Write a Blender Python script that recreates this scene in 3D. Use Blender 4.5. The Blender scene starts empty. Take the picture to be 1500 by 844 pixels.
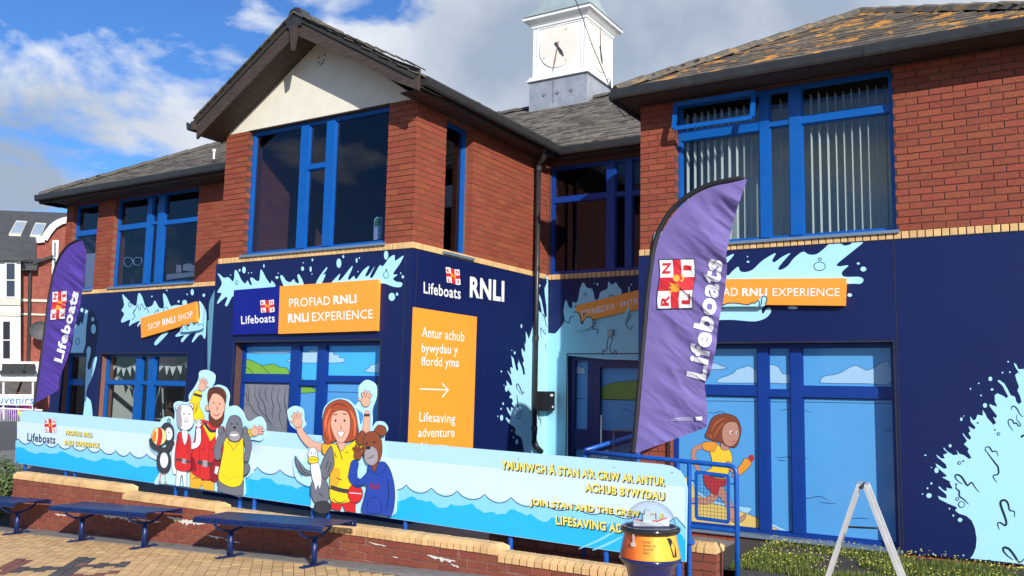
import bpy, math, random, bisect
from mathutils import Vector, Matrix
from mathutils.geometry import tessellate_polygon
random.seed(7)
S = bpy.context.scene
COL = S.collection
R = math.radians
# ------------------------------------------------------------------ camera
CH = 1.62; FPX = 1271.22
def _axes(yaw, pitch, roll):
    yaw, pitch, roll = R(yaw), R(pitch), R(roll)
    f = Vector((math.sin(yaw)*math.cos(pitch), math.cos(yaw)*math.cos(pitch), math.sin(pitch)))
    r = Vector((math.cos(yaw), -math.sin(yaw), 0)); u = r.cross(f)
    return (math.cos(roll)*r + math.sin(roll)*u, -math.sin(roll)*r + math.cos(roll)*u, f)
CR, CU, CF = _axes(-31.5694, 6.5218, 1.1290)
cam = bpy.data.cameras.new('camera'); camo = bpy.data.objects.new('camera', cam); COL.objects.link(camo)
camo.matrix_world = Matrix(((CR.x, CU.x, -CF.x, 0), (CR.y, CU.y, -CF.y, 0), (CR.z, CU.z, -CF.z, CH), (0, 0, 0, 1)))
cam.sensor_width = 36; cam.lens = FPX/1500*36; cam.clip_start = .05; cam.clip_end = 3000
S.camera = camo
# ------------------------------------------------------------------ sun + sky
SUN = Vector((1.22, -1.0, .72)).normalized()      # towards the sun
sl = bpy.data.lights.new('sun', 'SUN'); sl.energy = 4.6; sl.angle = R(.55); sl.color = (1, .955, .88)
so = bpy.data.objects.new('sun', sl); COL.objects.link(so)
so.rotation_euler = SUN.to_track_quat('Z', 'Y').to_euler()
W = bpy.data.worlds.new('World'); S.world = W; W.use_nodes = True
nt = W.node_tree; nt.nodes.clear()
def N(t, **k):
    n = nt.nodes.new(t)
    for a, b in k.items(): setattr(n, a, b)
    return n
L = lambda a, b: nt.links.new(a, b)
sky = N('ShaderNodeTexSky', sky_type='NISHITA', sun_disc=False)
sky.sun_elevation = math.asin(SUN.z); sky.sun_rotation = math.atan2(SUN.x, SUN.y)
sky.air_density = 1.0; sky.dust_density = .4; sky.ozone_density = 3.0; sky.altitude = 0
tc = N('ShaderNodeTexCoord')
mp = N('ShaderNodeMapping'); mp.inputs['Scale'].default_value = (1, 1, 1.9); mp.inputs['Location'].default_value = (5.5, 7.7, 1.1)
L(tc.outputs['Generated'], mp.inputs['Vector'])
n1 = N('ShaderNodeTexNoise'); n1.inputs['Scale'].default_value = 4.6; n1.inputs['Detail'].default_value = 7; n1.inputs['Roughness'].default_value = .54; n1.inputs['Distortion'].default_value = .25
L(mp.outputs[0], n1.inputs['Vector'])
# more cloud towards the clock tower side of the sky (azimuth -15 deg and on to the right)
dt = N('ShaderNodeVectorMath', operation='DOT_PRODUCT'); L(tc.outputs['Generated'], dt.inputs[0])
dt.inputs[1].default_value = (math.sin(R(20)), math.cos(R(20)), 0)
mr = N('ShaderNodeMapRange'); L(dt.outputs['Value'], mr.inputs[0])
mr.inputs[1].default_value = .15; mr.inputs[2].default_value = .75; mr.inputs[3].default_value = 0; mr.inputs[4].default_value = .26
ad = N('ShaderNodeMath', operation='ADD'); L(n1.outputs['Fac'], ad.inputs[0]); L(mr.outputs[0], ad.inputs[1])
cov = N('ShaderNodeValToRGB'); cov.color_ramp.elements[0].position = .525; cov.color_ramp.elements[1].position = .61
L(ad.outputs[0], cov.inputs[0])
n2 = N('ShaderNodeTexNoise'); n2.inputs['Scale'].default_value = 2.6; n2.inputs['Detail'].default_value = 6; n2.inputs['Roughness'].default_value = .5
mp2 = N('ShaderNodeMapping'); mp2.inputs['Location'].default_value = (.3, 4.4, 1.1); L(tc.outputs['Generated'], mp2.inputs['Vector']); L(mp2.outputs[0], n2.inputs['Vector'])
cc = N('ShaderNodeValToRGB'); e = cc.color_ramp.elements
e[0].position = .36; e[0].color = (3.2, 3.9, 5.0, 1); e[1].position = .62; e[1].color = (8.6, 8.9, 9.4, 1)
L(n2.outputs['Fac'], cc.inputs[0])
tint = N('ShaderNodeMix', data_type='RGBA', blend_type='MULTIPLY'); tint.inputs[0].default_value = 1
L(sky.outputs[0], tint.inputs[6]); tint.inputs[7].default_value = (.52, .87, 1.32, 1)
mx = N('ShaderNodeMix', data_type='RGBA'); L(cov.outputs[0], mx.inputs[0]); L(tint.outputs[2], mx.inputs[6]); L(cc.outputs[0], mx.inputs[7])
bg = N('ShaderNodeBackground'); bg.inputs[1].default_value = .10; L(mx.outputs[2], bg.inputs[0])
ow = N('ShaderNodeOutputWorld'); L(bg.outputs[0], ow.inputs[0])
S.view_settings.view_transform = 'Standard'; S.view_settings.look = 'None'; S.view_settings.exposure = .25; S.view_settings.gamma = 1
# ------------------------------------------------------------------ helpers: points
def ray(x, y): return CR*((x-750)/FPX) + CU*((422-y)/FPX) + CF
EYE = Vector((0, 0, CH))
class Plane:
    """a real plane in the place; gives the point where a sight line meets it"""
    def __init__(s, o, n): s.o = Vector(o); s.n = Vector(n).normalized()
    def __call__(s, x, y, off=0):
        d = ray(x, y); t = (s.o + s.n*off - EYE).dot(s.n)/d.dot(s.n)
        return EYE + d*t
def PY(v): return Plane((0, v, 0), (0, -1, 0))
def PX(v): return Plane((v, 0, 0), (1, 0, 0))
def zoom(ox, oy, s): return lambda p: (ox+p[0]/s, oy+p[1]/s)
def ground_z(x, y):
    if y > 7.0: return .0
    return .088 + .043*min(max(x, -16), 1.5) - .03*(max(y, 2)-6.9)
# ------------------------------------------------------------------ materials
MATS = {}
def srgb(r, g, b):
    f = lambda c: (c/255/12.92) if c/255 <= .04045 else ((c/255+.055)/1.055)**2.4
    return (f(r), f(g), f(b))
def mat(name, col, rough=.6, metal=0, dr=(.52, .72), spec=.5, bump=0, bscale=40, var=0, island=0, dirt=0, dscale=3, dcol=None, coat=0, stretch=(1, 1, 1), trans=0):
    if name in MATS: return MATS[name]
    m = bpy.data.materials.new(name); m.use_nodes = True; t = m.node_tree
    b = t.nodes['Principled BSDF']
    b.inputs['Roughness'].default_value = rough; b.inputs['Metallic'].default_value = metal
    b.inputs['Specular IOR Level'].default_value = spec; b.inputs['Coat Weight'].default_value = coat
    b.inputs['Coat Roughness'].default_value = .08
    b.inputs['Base Color'].default_value = (*col, 1)
    m.diffuse_color = (*col, 1)
    if var or island or dirt or bump:
        geo = t.nodes.new('ShaderNodeNewGeometry'); mapn = t.nodes.new('ShaderNodeMapping'); mapn.inputs['Scale'].default_value = stretch
        t.links.new(geo.outputs['Position'], mapn.inputs['Vector'])
        cur = None
        rgb = t.nodes.new('ShaderNodeRGB'); rgb.outputs[0].default_value = (*col, 1); cur = rgb.outputs[0]
        if island:
            oi = t.nodes.new('ShaderNodeObjectInfo'); a = t.nodes.new('ShaderNodeMath'); a.operation = 'ADD'
            t.links.new(oi.outputs['Random'], a.inputs[0]); t.links.new(geo.outputs['Random Per Island'], a.inputs[1])
            fr = t.nodes.new('ShaderNodeMath'); fr.operation = 'FRACT'; t.links.new(a.outputs[0], fr.inputs[0])
            mr = t.nodes.new('ShaderNodeMapRange'); t.links.new(fr.outputs[0], mr.inputs[0]); mr.inputs[3].default_value = 1-island; mr.inputs[4].default_value = 1+island
            hs = t.nodes.new('ShaderNodeHueSaturation'); t.links.new(mr.outputs[0], hs.inputs['Value']); t.links.new(cur, hs.inputs['Color'])
            m2 = t.nodes.new('ShaderNodeMath'); m2.operation = 'MULTIPLY'; m2.inputs[1].default_value = 7.31; t.links.new(fr.outputs[0], m2.inputs[0])
            f2 = t.nodes.new('ShaderNodeMath'); f2.operation = 'FRACT'; t.links.new(m2.outputs[0], f2.inputs[0])
            mh = t.nodes.new('ShaderNodeMapRange'); t.links.new(f2.outputs[0], mh.inputs[0]); mh.inputs[3].default_value = .5-island*.05; mh.inputs[4].default_value = .5+island*.05
            t.links.new(mh.outputs[0], hs.inputs['Hue']); cur = hs.outputs[0]
        if var:
            nz = t.nodes.new('ShaderNodeTexNoise'); nz.inputs['Scale'].default_value = bscale*.6; nz.inputs['Detail'].default_value = 5
            t.links.new(mapn.outputs[0], nz.inputs['Vector'])
            mr = t.nodes.new('ShaderNodeMapRange'); t.links.new(nz.outputs['Fac'], mr.inputs[0]); mr.inputs[1].default_value = .3; mr.inputs[2].default_value = .7; mr.inputs[3].default_value = 1-var; mr.inputs[4].default_value = 1+var
            hs = t.nodes.new('ShaderNodeHueSaturation'); t.links.new(mr.outputs[0], hs.inputs['Value']); t.links.new(cur, hs.inputs['Color']); cur = hs.outputs[0]
        if dirt:
            nz = t.nodes.new('ShaderNodeTexNoise'); nz.inputs['Scale'].default_value = dscale; nz.inputs['Detail'].default_value = 8; nz.inputs['Roughness'].default_value = .65
            t.links.new(mapn.outputs[0], nz.inputs['Vector'])
            rp = t.nodes.new('ShaderNodeValToRGB'); rp.color_ramp.elements[0].position = dr[0]; rp.color_ramp.elements[1].position = dr[1]
            t.links.new(nz.outputs['Fac'], rp.inputs[0]); ml = t.nodes.new('ShaderNodeMath'); ml.operation = 'MULTIPLY'; ml.inputs[1].default_value = dirt
            t.links.new(rp.outputs[0], ml.inputs[0])
            mx = t.nodes.new('ShaderNodeMix'); mx.data_type = 'RGBA'; t.links.new(ml.outputs[0], mx.inputs[0]); t.links.new(cur, mx.inputs[6])
            mx.inputs[7].default_value = (*(dcol or tuple(c*.35 for c in col)), 1); cur = mx.outputs[2]
        t.links.new(cur, b.inputs['Base Color'])
        if bump:
            nz = t.nodes.new('ShaderNodeTexNoise'); nz.inputs['Scale'].default_value = bscale; nz.inputs['Detail'].default_value = 6
            t.links.new(mapn.outputs[0], nz.inputs['Vector'])
            bm = t.nodes.new('ShaderNodeBump'); bm.inputs['Strength'].default_value = bump; bm.inputs['Distance'].default_value = .01
            t.links.new(nz.outputs['Fac'], bm.inputs['Height']); t.links.new(bm.outputs[0], b.inputs['Normal'])
    if trans:
        out = t.nodes['Material Output']; tr = t.nodes.new('ShaderNodeBsdfTranslucent'); tr.inputs[0].default_value = (*col, 1)
        ms = t.nodes.new('ShaderNodeMixShader'); ms.inputs[0].default_value = trans
        t.links.new(b.outputs[0], ms.inputs[1]); t.links.new(tr.outputs[0], ms.inputs[2]); t.links.new(ms.outputs[0], out.inputs[0])
    MATS[name] = m; return m
def glass(name, tint=(.5, .56, .6), gloss=1.0, rough=.0):
    m = bpy.data.materials.new(name); m.use_nodes = True; t = m.node_tree; t.nodes.clear()
    o = t.nodes.new('ShaderNodeOutputMaterial'); tr = t.nodes.new('ShaderNodeBsdfTransparent'); tr.inputs[0].default_value = (*tint, 1)
    g = t.nodes.new('ShaderNodeBsdfGlossy'); g.inputs['Roughness'].default_value = rough; g.inputs[0].default_value = (gloss, gloss, gloss, 1)
    fr = t.nodes.new('ShaderNodeFresnel'); gg = t.nodes.new('ShaderNodeNewGeometry'); ir = t.nodes.new('ShaderNodeMapRange'); ir.inputs[3].default_value = 1.5; ir.inputs[4].default_value = 1/1.5
    t.links.new(gg.outputs['Backfacing'], ir.inputs[0]); t.links.new(ir.outputs[0], fr.inputs[0])
    nz = t.nodes.new('ShaderNodeTexNoise'); nz.inputs['Scale'].default_value = 1.3
    bp = t.nodes.new('ShaderNodeBump'); bp.inputs['Strength'].default_value = .12; bp.inputs['Distance'].default_value = .02
    t.links.new(nz.outputs['Fac'], bp.inputs['Height']); t.links.new(bp.outputs[0], g.inputs['Normal'])
    ms = t.nodes.new('ShaderNodeMixShader'); t.links.new(fr.outputs[0], ms.inputs[0]); t.links.new(tr.outputs[0], ms.inputs[1]); t.links.new(g.outputs[0], ms.inputs[2])
    t.links.new(ms.outputs[0], o.inputs[0]); MATS[name] = m; return m
BRICK = mat('brick_red', (.262, .056, .025), .8, island=.12, var=.12, bump=.35, bscale=60, dirt=.25, dscale=2.2, dcol=(.13, .035, .025))
MORT = mat('mortar', (.23, .10, .06), .95, var=.15, bscale=60)
MORTD = mat('mortar_dark', (.10, .045, .035), .95, var=.2, bscale=60)
WBRICK = mat('wall_brick', (.24, .060, .034), .8, island=.12, var=.15, bump=.4, bscale=70, dirt=.4, dscale=3, dcol=(.09, .03, .022))
BUFF = mat('buff_brick', (.68, .43, .19), .8, island=.12, var=.10, bump=.3, bscale=80, dirt=.35, dscale=6, dcol=(.30, .16, .06))
PAVE = mat('paver_buff', (.70, .445, .20), .85, island=.12, var=.12, bump=.3, bscale=90, dirt=.35, dscale=2, dcol=(.40, .22, .09))
PAVER = mat('paver_red', (.23, .085, .06), .85, island=.15, var=.1, bump=.3, bscale=90)
PAVED = mat('paver_dark', (.085, .075, .075), .85, island=.15, var=.1, bump=.3, bscale=90)
SAND = mat('joint_sand', (.20, .12, .06), .95, var=.2, bscale=50)
NAVY = mat('navy_cladding', srgb(17, 30, 80), .42, spec=.35, dirt=.18, dscale=.7, dcol=srgb(25, 38, 90), bump=.02, bscale=3)
NAVYG = mat('navy_sign', srgb(5, 18, 128), .35)
ORANGE = mat('orange_sign', srgb(252, 158, 52), .45)
WHITE = mat('white_print', (.82, .82, .80), .5)
PALE = mat('pale_blue_print', srgb(172, 226, 248), .38, dirt=.15, dscale=.8, dcol=srgb(150, 208, 236))
INK = mat('ink_print', srgb(14, 34, 52), .5)
BLACKP = mat('black_print', (.012, .012, .016), .5)
FRAME = mat('blue_frame', srgb(0, 86, 166), .35, spec=.5, var=.06, bscale=8, dirt=.15, dscale=5, dcol=srgb(60, 110, 165))
FRAMED = mat('navy_frame', srgb(8, 54, 134), .4, var=.05, bscale=8)
SILL = mat('grey_sill', srgb(120, 140, 160), .4, metal=.3, dirt=.4, dscale=4, dcol=(.25, .27, .3))
GLASS = glass('window_glass', (.86, .90, .90), .8)
GLASSD = glass('dark_window_glass', (.66, .72, .84), .7)
TIMBER = mat('dark_timber', (.050, .034, .027), .75, var=.35, bump=.4, bscale=14, stretch=(1, 1, 6))
GUTTER = mat('black_gutter', (.028, .028, .03), .38, var=.15, bscale=10, dirt=.25, dscale=8, dcol=(.09, .09, .09))
RENDER = mat('cream_render', (.74, .69, .58), .9, var=.04, bscale=8, bump=.15, dirt=.25, dscale=2.2, dcol=(.58, .53, .42))
SLATE = mat('roof_slate', (.125, .108, .088), .85, island=.5, var=.3, bump=.5, bscale=40, dirt=.7, dscale=7, dcol=(.34, .28, .20))
SLATEL = mat('lichen_slate', (.125, .10, .075), .85, island=.45, var=.3, bump=.5, bscale=40, dirt=1.0, dscale=3.6, dr=(.53, .60), dcol=(.62, .29, .05))
UNDER = mat('roof_felt', (.03, .027, .025), .9)
LEAD = mat('lead_sheet', (.36, .38, .42), .5, metal=.25, var=.12, bscale=9, bump=.3, dirt=.5, dscale=7, dcol=(.17, .18, .2))
TWHITE = mat('tower_white', (.86, .86, .84), .55, dirt=.15, dscale=4, dcol=(.6, .55, .48))
CREAMF = mat('clock_cream', (.80, .75, .66), .7, dirt=.2, dscale=9, dcol=(.5, .4, .3))
TOWROOF = mat('tower_roof', (.30, .36, .36), .55, var=.1, bscale=6, dirt=.3, dscale=4, dcol=(.2, .26, .25))
RUST = mat('dark_hand', (.05, .035, .03), .6)
BENCH = mat('bench_blue', srgb(12, 38, 92), .38, spec=.5, var=.15, bscale=30, dirt=.2, dscale=9, dcol=srgb(60, 60, 95))
RAILM = mat('rail_blue', srgb(12, 80, 166), .35, var=.08, bscale=20, dirt=.3, dscale=11, dcol=srgb(80, 115, 165))
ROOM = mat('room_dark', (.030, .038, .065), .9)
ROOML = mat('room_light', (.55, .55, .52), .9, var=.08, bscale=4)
BLIND = mat('blind_fabric', (.86, .87, .86), .8, trans=.3)
CONC = mat('concrete', (.22, .205, .19), .9, var=.15, bscale=15, bump=.3, dirt=.4, dscale=3)
SOIL = mat('soil', (.05, .04, .03), .95, var=.3, bscale=20, bump=.5)
ASPH = mat('asphalt', (.075, .075, .078), .9, var=.15, bscale=60, bump=.3)
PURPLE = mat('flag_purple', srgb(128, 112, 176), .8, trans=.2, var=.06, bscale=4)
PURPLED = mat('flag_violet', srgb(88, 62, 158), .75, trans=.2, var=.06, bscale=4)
SLEEVE = mat('flag_sleeve', (.012, .012, .014), .6)
FWHITE = mat('flag_white', (.80, .80, .84), .8)
RED = mat('crest_red', srgb(206, 38, 48), .6)
GOLD = mat('crest_gold', srgb(236, 160, 50), .6)
ALU = mat('aluminium', (.80, .80, .80), .35, metal=.6, var=.08, bscale=20)
SKYB = mat('banner_sky', srgb(176, 218, 246), .4)
SKYB2 = mat('banner_sky_pale', srgb(204, 226, 246), .4)
SEA1 = mat('banner_sea_light', srgb(132, 206, 246), .4)
SEA2 = mat('banner_sea', srgb(34, 178, 242), .4)
YEL = mat('banner_yellow', srgb(238, 222, 110), .5)
# ------------------------------------------------------------------ helpers: objects
def link(name, me, parent=None, m=None, label=None, cat=None, group=None, kind=None):
    o = bpy.data.objects.new(name, me); COL.objects.link(o)
    if parent is not None: o.parent = parent; 
    if m is not None and me is not None and not me.materials:
        for k in (m if isinstance(m, (list, tuple)) else [m]): me.materials.append(k)
    if label: o['label'] = label
    if cat: o['category'] = cat
    if group: o['group'] = group
    if kind: o['kind'] = kind
    return o
def thing(name, label, cat, loc=(0, 0, 0), group=None):
    o = bpy.data.objects.new(name, None); COL.objects.link(o); o.location = loc; o.empty_display_size = .1
    o['label'] = label; o['category'] = cat
    if group: o['group'] = group
    return o
def rel(parent):
    v = Vector((0, 0, 0)); p = parent
    while p is not None: v += p.location; p = p.parent
    return v
class MB:
    def __init__(s): s.v = []; s.f = []; s.mi = []; s.smooth = False
    def add(s, vs, fs, mi=0):
        n = len(s.v); s.v += [Vector(v) for v in vs]; s.f += [tuple(i+n for i in f) for f in fs]; s.mi += [mi]*len(fs)
    def box(s, a, b, mi=0):
        x0, y0, z0 = [min(a[i], b[i]) for i in range(3)]; x1, y1, z1 = [max(a[i], b[i]) for i in range(3)]
        s.add([(x0,y0,z0),(x1,y0,z0),(x1,y1,z0),(x0,y1,z0),(x0,y0,z1),(x1,y0,z1),(x1,y1,z1),(x0,y1,z1)],
              [(0,3,2,1),(4,5,6,7),(0,1,5,4),(1,2,6,5),(2,3,7,6),(3,0,4,7)], mi)
    def obox(s, c, U, V, Wv, mi=0):
        c, U, V, Wv = map(Vector, (c, U, V, Wv)); vs = []
        for k in (-1, 1):
            for i, j in ((-1,-1),(1,-1),(1,1),(-1,1)): vs.append(c+U*i+V*j+Wv*k)
        s.add(vs, [(0,3,2,1),(4,5,6,7),(0,1,5,4),(1,2,6,5),(2,3,7,6),(3,0,4,7)], mi)
    def bar(s, a, b, w, h, mi=0, up=(0, 0, 1)):
        a, b = Vector(a), Vector(b); d = b-a; U = d/2; n = d.normalized(); V = n.cross(Vector(up))
        if V.length < 1e-4: V = n.cross(Vector((0, 1, 0)))
        V.normalize(); Wv = n.cross(V).normalized(); s.obox((a+b)/2, U, V*w/2, Wv*h/2, mi)
    def tube(s, pts, r, seg=10, mi=0, cap=True):
        pts = [Vector(p) for p in pts]; rs = r if isinstance(r, (list, tuple)) else [r]*len(pts); rings = []
        prev = None
        for i, p in enumerate(pts):
            d = (pts[min(i+1, len(pts)-1)] - pts[max(i-1, 0)]).normalized()
            if prev is None:
                a = d.orthogonal().normalized()
            else:
                a = (prev - d*prev.dot(d)).normalized()
            prev = a; b = d.cross(a)
            rings.append([p + (a*math.cos(2*math.pi*k/seg)+b*math.sin(2*math.pi*k/seg))*rs[i] for k in range(seg)])
        vs = [v for rg in rings for v in rg]; fs = []
        for i in range(len(pts)-1):
            for k in range(seg): fs.append((i*seg+k, i*seg+(k+1) % seg, (i+1)*seg+(k+1) % seg, (i+1)*seg+k))
        if cap: fs.append(tuple(range(seg))[::-1]); fs.append(tuple((len(pts)-1)*seg+k for k in range(seg)))
        s.add(vs, fs, mi)
    def lathe(s, c, prof, seg=32, mi=0, cap=False):
        c = Vector(c); vs = []; fs = []
        for r, z in prof:
            for k in range(seg): a = 2*math.pi*k/seg; vs.append(c+Vector((r*math.cos(a), r*math.sin(a), z)))
        for i in range(len(prof)-1):
            for k in range(seg): fs.append((i*seg+k, i*seg+(k+1) % seg, (i+1)*seg+(k+1) % seg, (i+1)*seg+k))
        if cap: fs.append(tuple(range(seg))[::-1]); fs.append(tuple((len(prof)-1)*seg+k for k in range(seg)))
        s.add(vs, fs, mi)
    def prism(s, poly, depth, mi=0):
        """poly: 3D points of a flat outline, extruded by vector depth"""
        poly = [Vector(p) for p in poly]; d = Vector(depth); n = len(poly)
        n0 = (poly[1]-poly[0]).cross(poly[2]-poly[1])
        tr = tessellate_polygon([poly])
        s.add(poly+[p+d for p in poly], [tuple(t) for t in tr]+[tuple(n+i for i in t) for t in tr]+[(i, (i+1) % n, n+(i+1) % n, n+i) for i in range(n)], mi)
    def build(s, name, m, parent=None, smooth=False, **k):
        me = bpy.data.meshes.new(name); o0 = rel(parent) if parent is not None else Vector((0, 0, 0))
        me.from_pydata([v-o0 for v in s.v], [], s.f); ms = m if isinstance(m, (list, tuple)) else [m]
        for q in ms: me.materials.append(q)
        if len(ms) > 1:
            me.polygons.foreach_set('material_index', s.mi)
        if smooth: me.polygons.foreach_set('use_smooth', [True]*len(me.polygons)); 
        me.update()
        return link(name, me, parent, **k)
# shared-mesh pieces -------------------------------------------------
PM = {}
def piece_mesh(name, l, d, h, m, bev=.0):
    key = (name, round(l, 3), round(d, 3), round(h, 3), m.name)
    if key not in PM:
        mb = MB(); b = bev
        if b:
            x, y, z = l/2, d/2, h/2
            # front (-y) edges chamfered
            vs = [(-x,y,-z),(x,y,-z),(x,y,z),(-x,y,z),(-x,-y+b,-z),(x,-y+b,-z),(x,-y+b,z),(-x,-y+b,z),(-x+b,-y,-z+b),(x-b,-y,-z+b),(x-b,-y,z-b),(-x+b,-y,z-b)]
            fs = [(0,1,5,4),(1,2,6,5),(2,3,7,6),(3,0,4,7),(4,5,9,8),(5,6,10,9),(6,7,11,10),(7,4,8,11),(8,9,10,11)]
            mb.add(vs, fs)
        else: mb.box((-l/2, -d/2, -h/2), (l/2, d/2, h/2))
        me = bpy.data.meshes.new(name); me.from_pydata(mb.v, [], mb.f); me.materials.append(m); PM[key] = me
    return PM[key]
def lay(pieces, name, parent, limit=300, stuffname=None):
    """pieces: (centre, U, V, W, l, d, h, material, bevel); nearest ones become objects, the rest one mesh.
       U along length, V depth axis (front is -V), W height axis"""
    def size(p):
        d = (p[0]-EYE); f = d.dot(CF)
        if f < .3: return -1
        x = 750+FPX*d.dot(CR)/f; y = 422-FPX*d.dot(CU)/f
        if not (-20 < x < 1520 and -20 < y < 864): return -1
        return 1/f
    ps = sorted(pieces, key=size, reverse=True)
    near = [p for p in ps[:limit] if size(p) > 0]; rest = ps[len(near):]
    o0 = rel(parent)
    for c, U, V, Wv, l, d, h, m, bev in near:
        o = bpy.data.objects.new(name, piece_mesh(name, l, d, h, m, bev)); COL.objects.link(o); o.parent = parent
        mt = Matrix((U, V, Wv)).transposed().to_4x4(); mt.translation = c-o0; o.matrix_local = mt
    if rest:
        mb = MB(); ms = []
        for c, U, V, Wv, l, d, h, m, bev in rest:
            if m not in ms: ms.append(m)
            mb.obox(c, U*l/2, V*d/2, Wv*h/2, ms.index(m))
        mb.build(stuffname or (name+'work'), ms, parent, kind='stuff')
class Wall:
    """vertical wall frame: origin o, U along, outward normal n; (u, z) coordinates"""
    def __init__(s, o, U, n): s.o = Vector(o); s.U = Vector(U); s.n = Vector(n)
    def p(s, u, z, out=0): return s.o + s.U*u + Vector((0, 0, z)) + s.n*out
    def box(s, mb, u0, u1, z0, z1, o0, o1, mi=0):
        c = s.p((u0+u1)/2, (z0+z1)/2, (o0+o1)/2); mb.obox(c, s.U*((u1-u0)/2), s.n*((o1-o0)/2), Vector((0, 0, (z1-z0)/2)), mi)
    def slab(s, mb, u0, u1, z0, z1, holes, front, back, mi=0):
        us = sorted({u0, u1, *[h[0] for h in holes], *[h[1] for h in holes]}); us = [u for u in us if u0 <= u <= u1]
        zs = sorted({z0, z1, *[h[2] for h in holes], *[h[3] for h in holes]}); zs = [z for z in zs if z0 <= z <= z1]
        def full(i, j):
            if i < 0 or j < 0 or i >= len(us)-1 or j >= len(zs)-1: return False
            cu, cz = (us[i]+us[i+1])/2, (zs[j]+zs[j+1])/2
            return not any(h[0] < cu < h[1] and h[2] < cz < h[3] for h in holes)
        for i in range(len(us)-1):
            for j in range(len(zs)-1):
                if not full(i, j): continue
                a, b, c, d = us[i], us[i+1], zs[j], zs[j+1]
                q = lambda u, z, o: s.p(u, z, o)
                mb.add([q(a,c,front),q(b,c,front),q(b,d,front),q(a,d,front)], [(0,1,2,3)], mi)
                mb.add([q(a,c,back),q(b,c,back),q(b,d,back),q(a,d,back)], [(3,2,1,0)], mi)
                if not full(i-1, j): mb.add([q(a,c,front),q(a,d,front),q(a,d,back),q(a,c,back)], [(0,1,2,3)], mi)
                if not full(i+1, j): mb.add([q(b,c,front),q(b,d,front),q(b,d,back),q(b,c,back)], [(3,2,1,0)], mi)
                if not full(i, j-1): mb.add([q(a,c,front),q(b,c,front),q(b,c,back),q(a,c,back)], [(3,2,1,0)], mi)
                if not full(i, j+1): mb.add([q(a,d,front),q(b,d,front),q(b,d,back),q(a,d,back)], [(0,1,2,3)], mi)
    def bricks(s, u0, u1, z0, z1, holes, m, L0=.225, C=.075, j=.010, proud=.006, ph=0):
        out = []; k = 0; z = z0
        while z < z1-.02:
            zt = min(z+C-j, z1)
            segs = [(u0, u1)]
            for h in holes:
                if h[2] < (z+zt)/2 < h[3]:
                    ns = []
                    for a, b in segs:
                        if h[0] > a: ns.append((a, min(b, h[0])))
                        if h[1] < b: ns.append((max(a, h[1]), b))
                    segs = [q for q in ns if q[1]-q[0] > .02]
            off = u0 + ((k+ph) % 2)*L0/2 - L0
            for a, b in segs:
                i = math.floor((a-off)/L0); u = off+i*L0
                while u < b:
                    x0, x1 = max(u, a), min(u+L0-j, b)
                    if x1-x0 > .03:
                        pr = proud + random.uniform(-.0015, .0025); d = .09
                        ln = round((x1-x0)*200)/200 if (x1-x0) < L0-j-.001 else L0-j
                        c = s.p((x0+x1)/2, (z+zt)/2, pr-d/2); out.append((c, s.U, -s.n, Vector((0, 0, 1)), ln, d, round(zt-z, 3), m, .003))
                    u += L0
            z += C; k += 1
        return out
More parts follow.
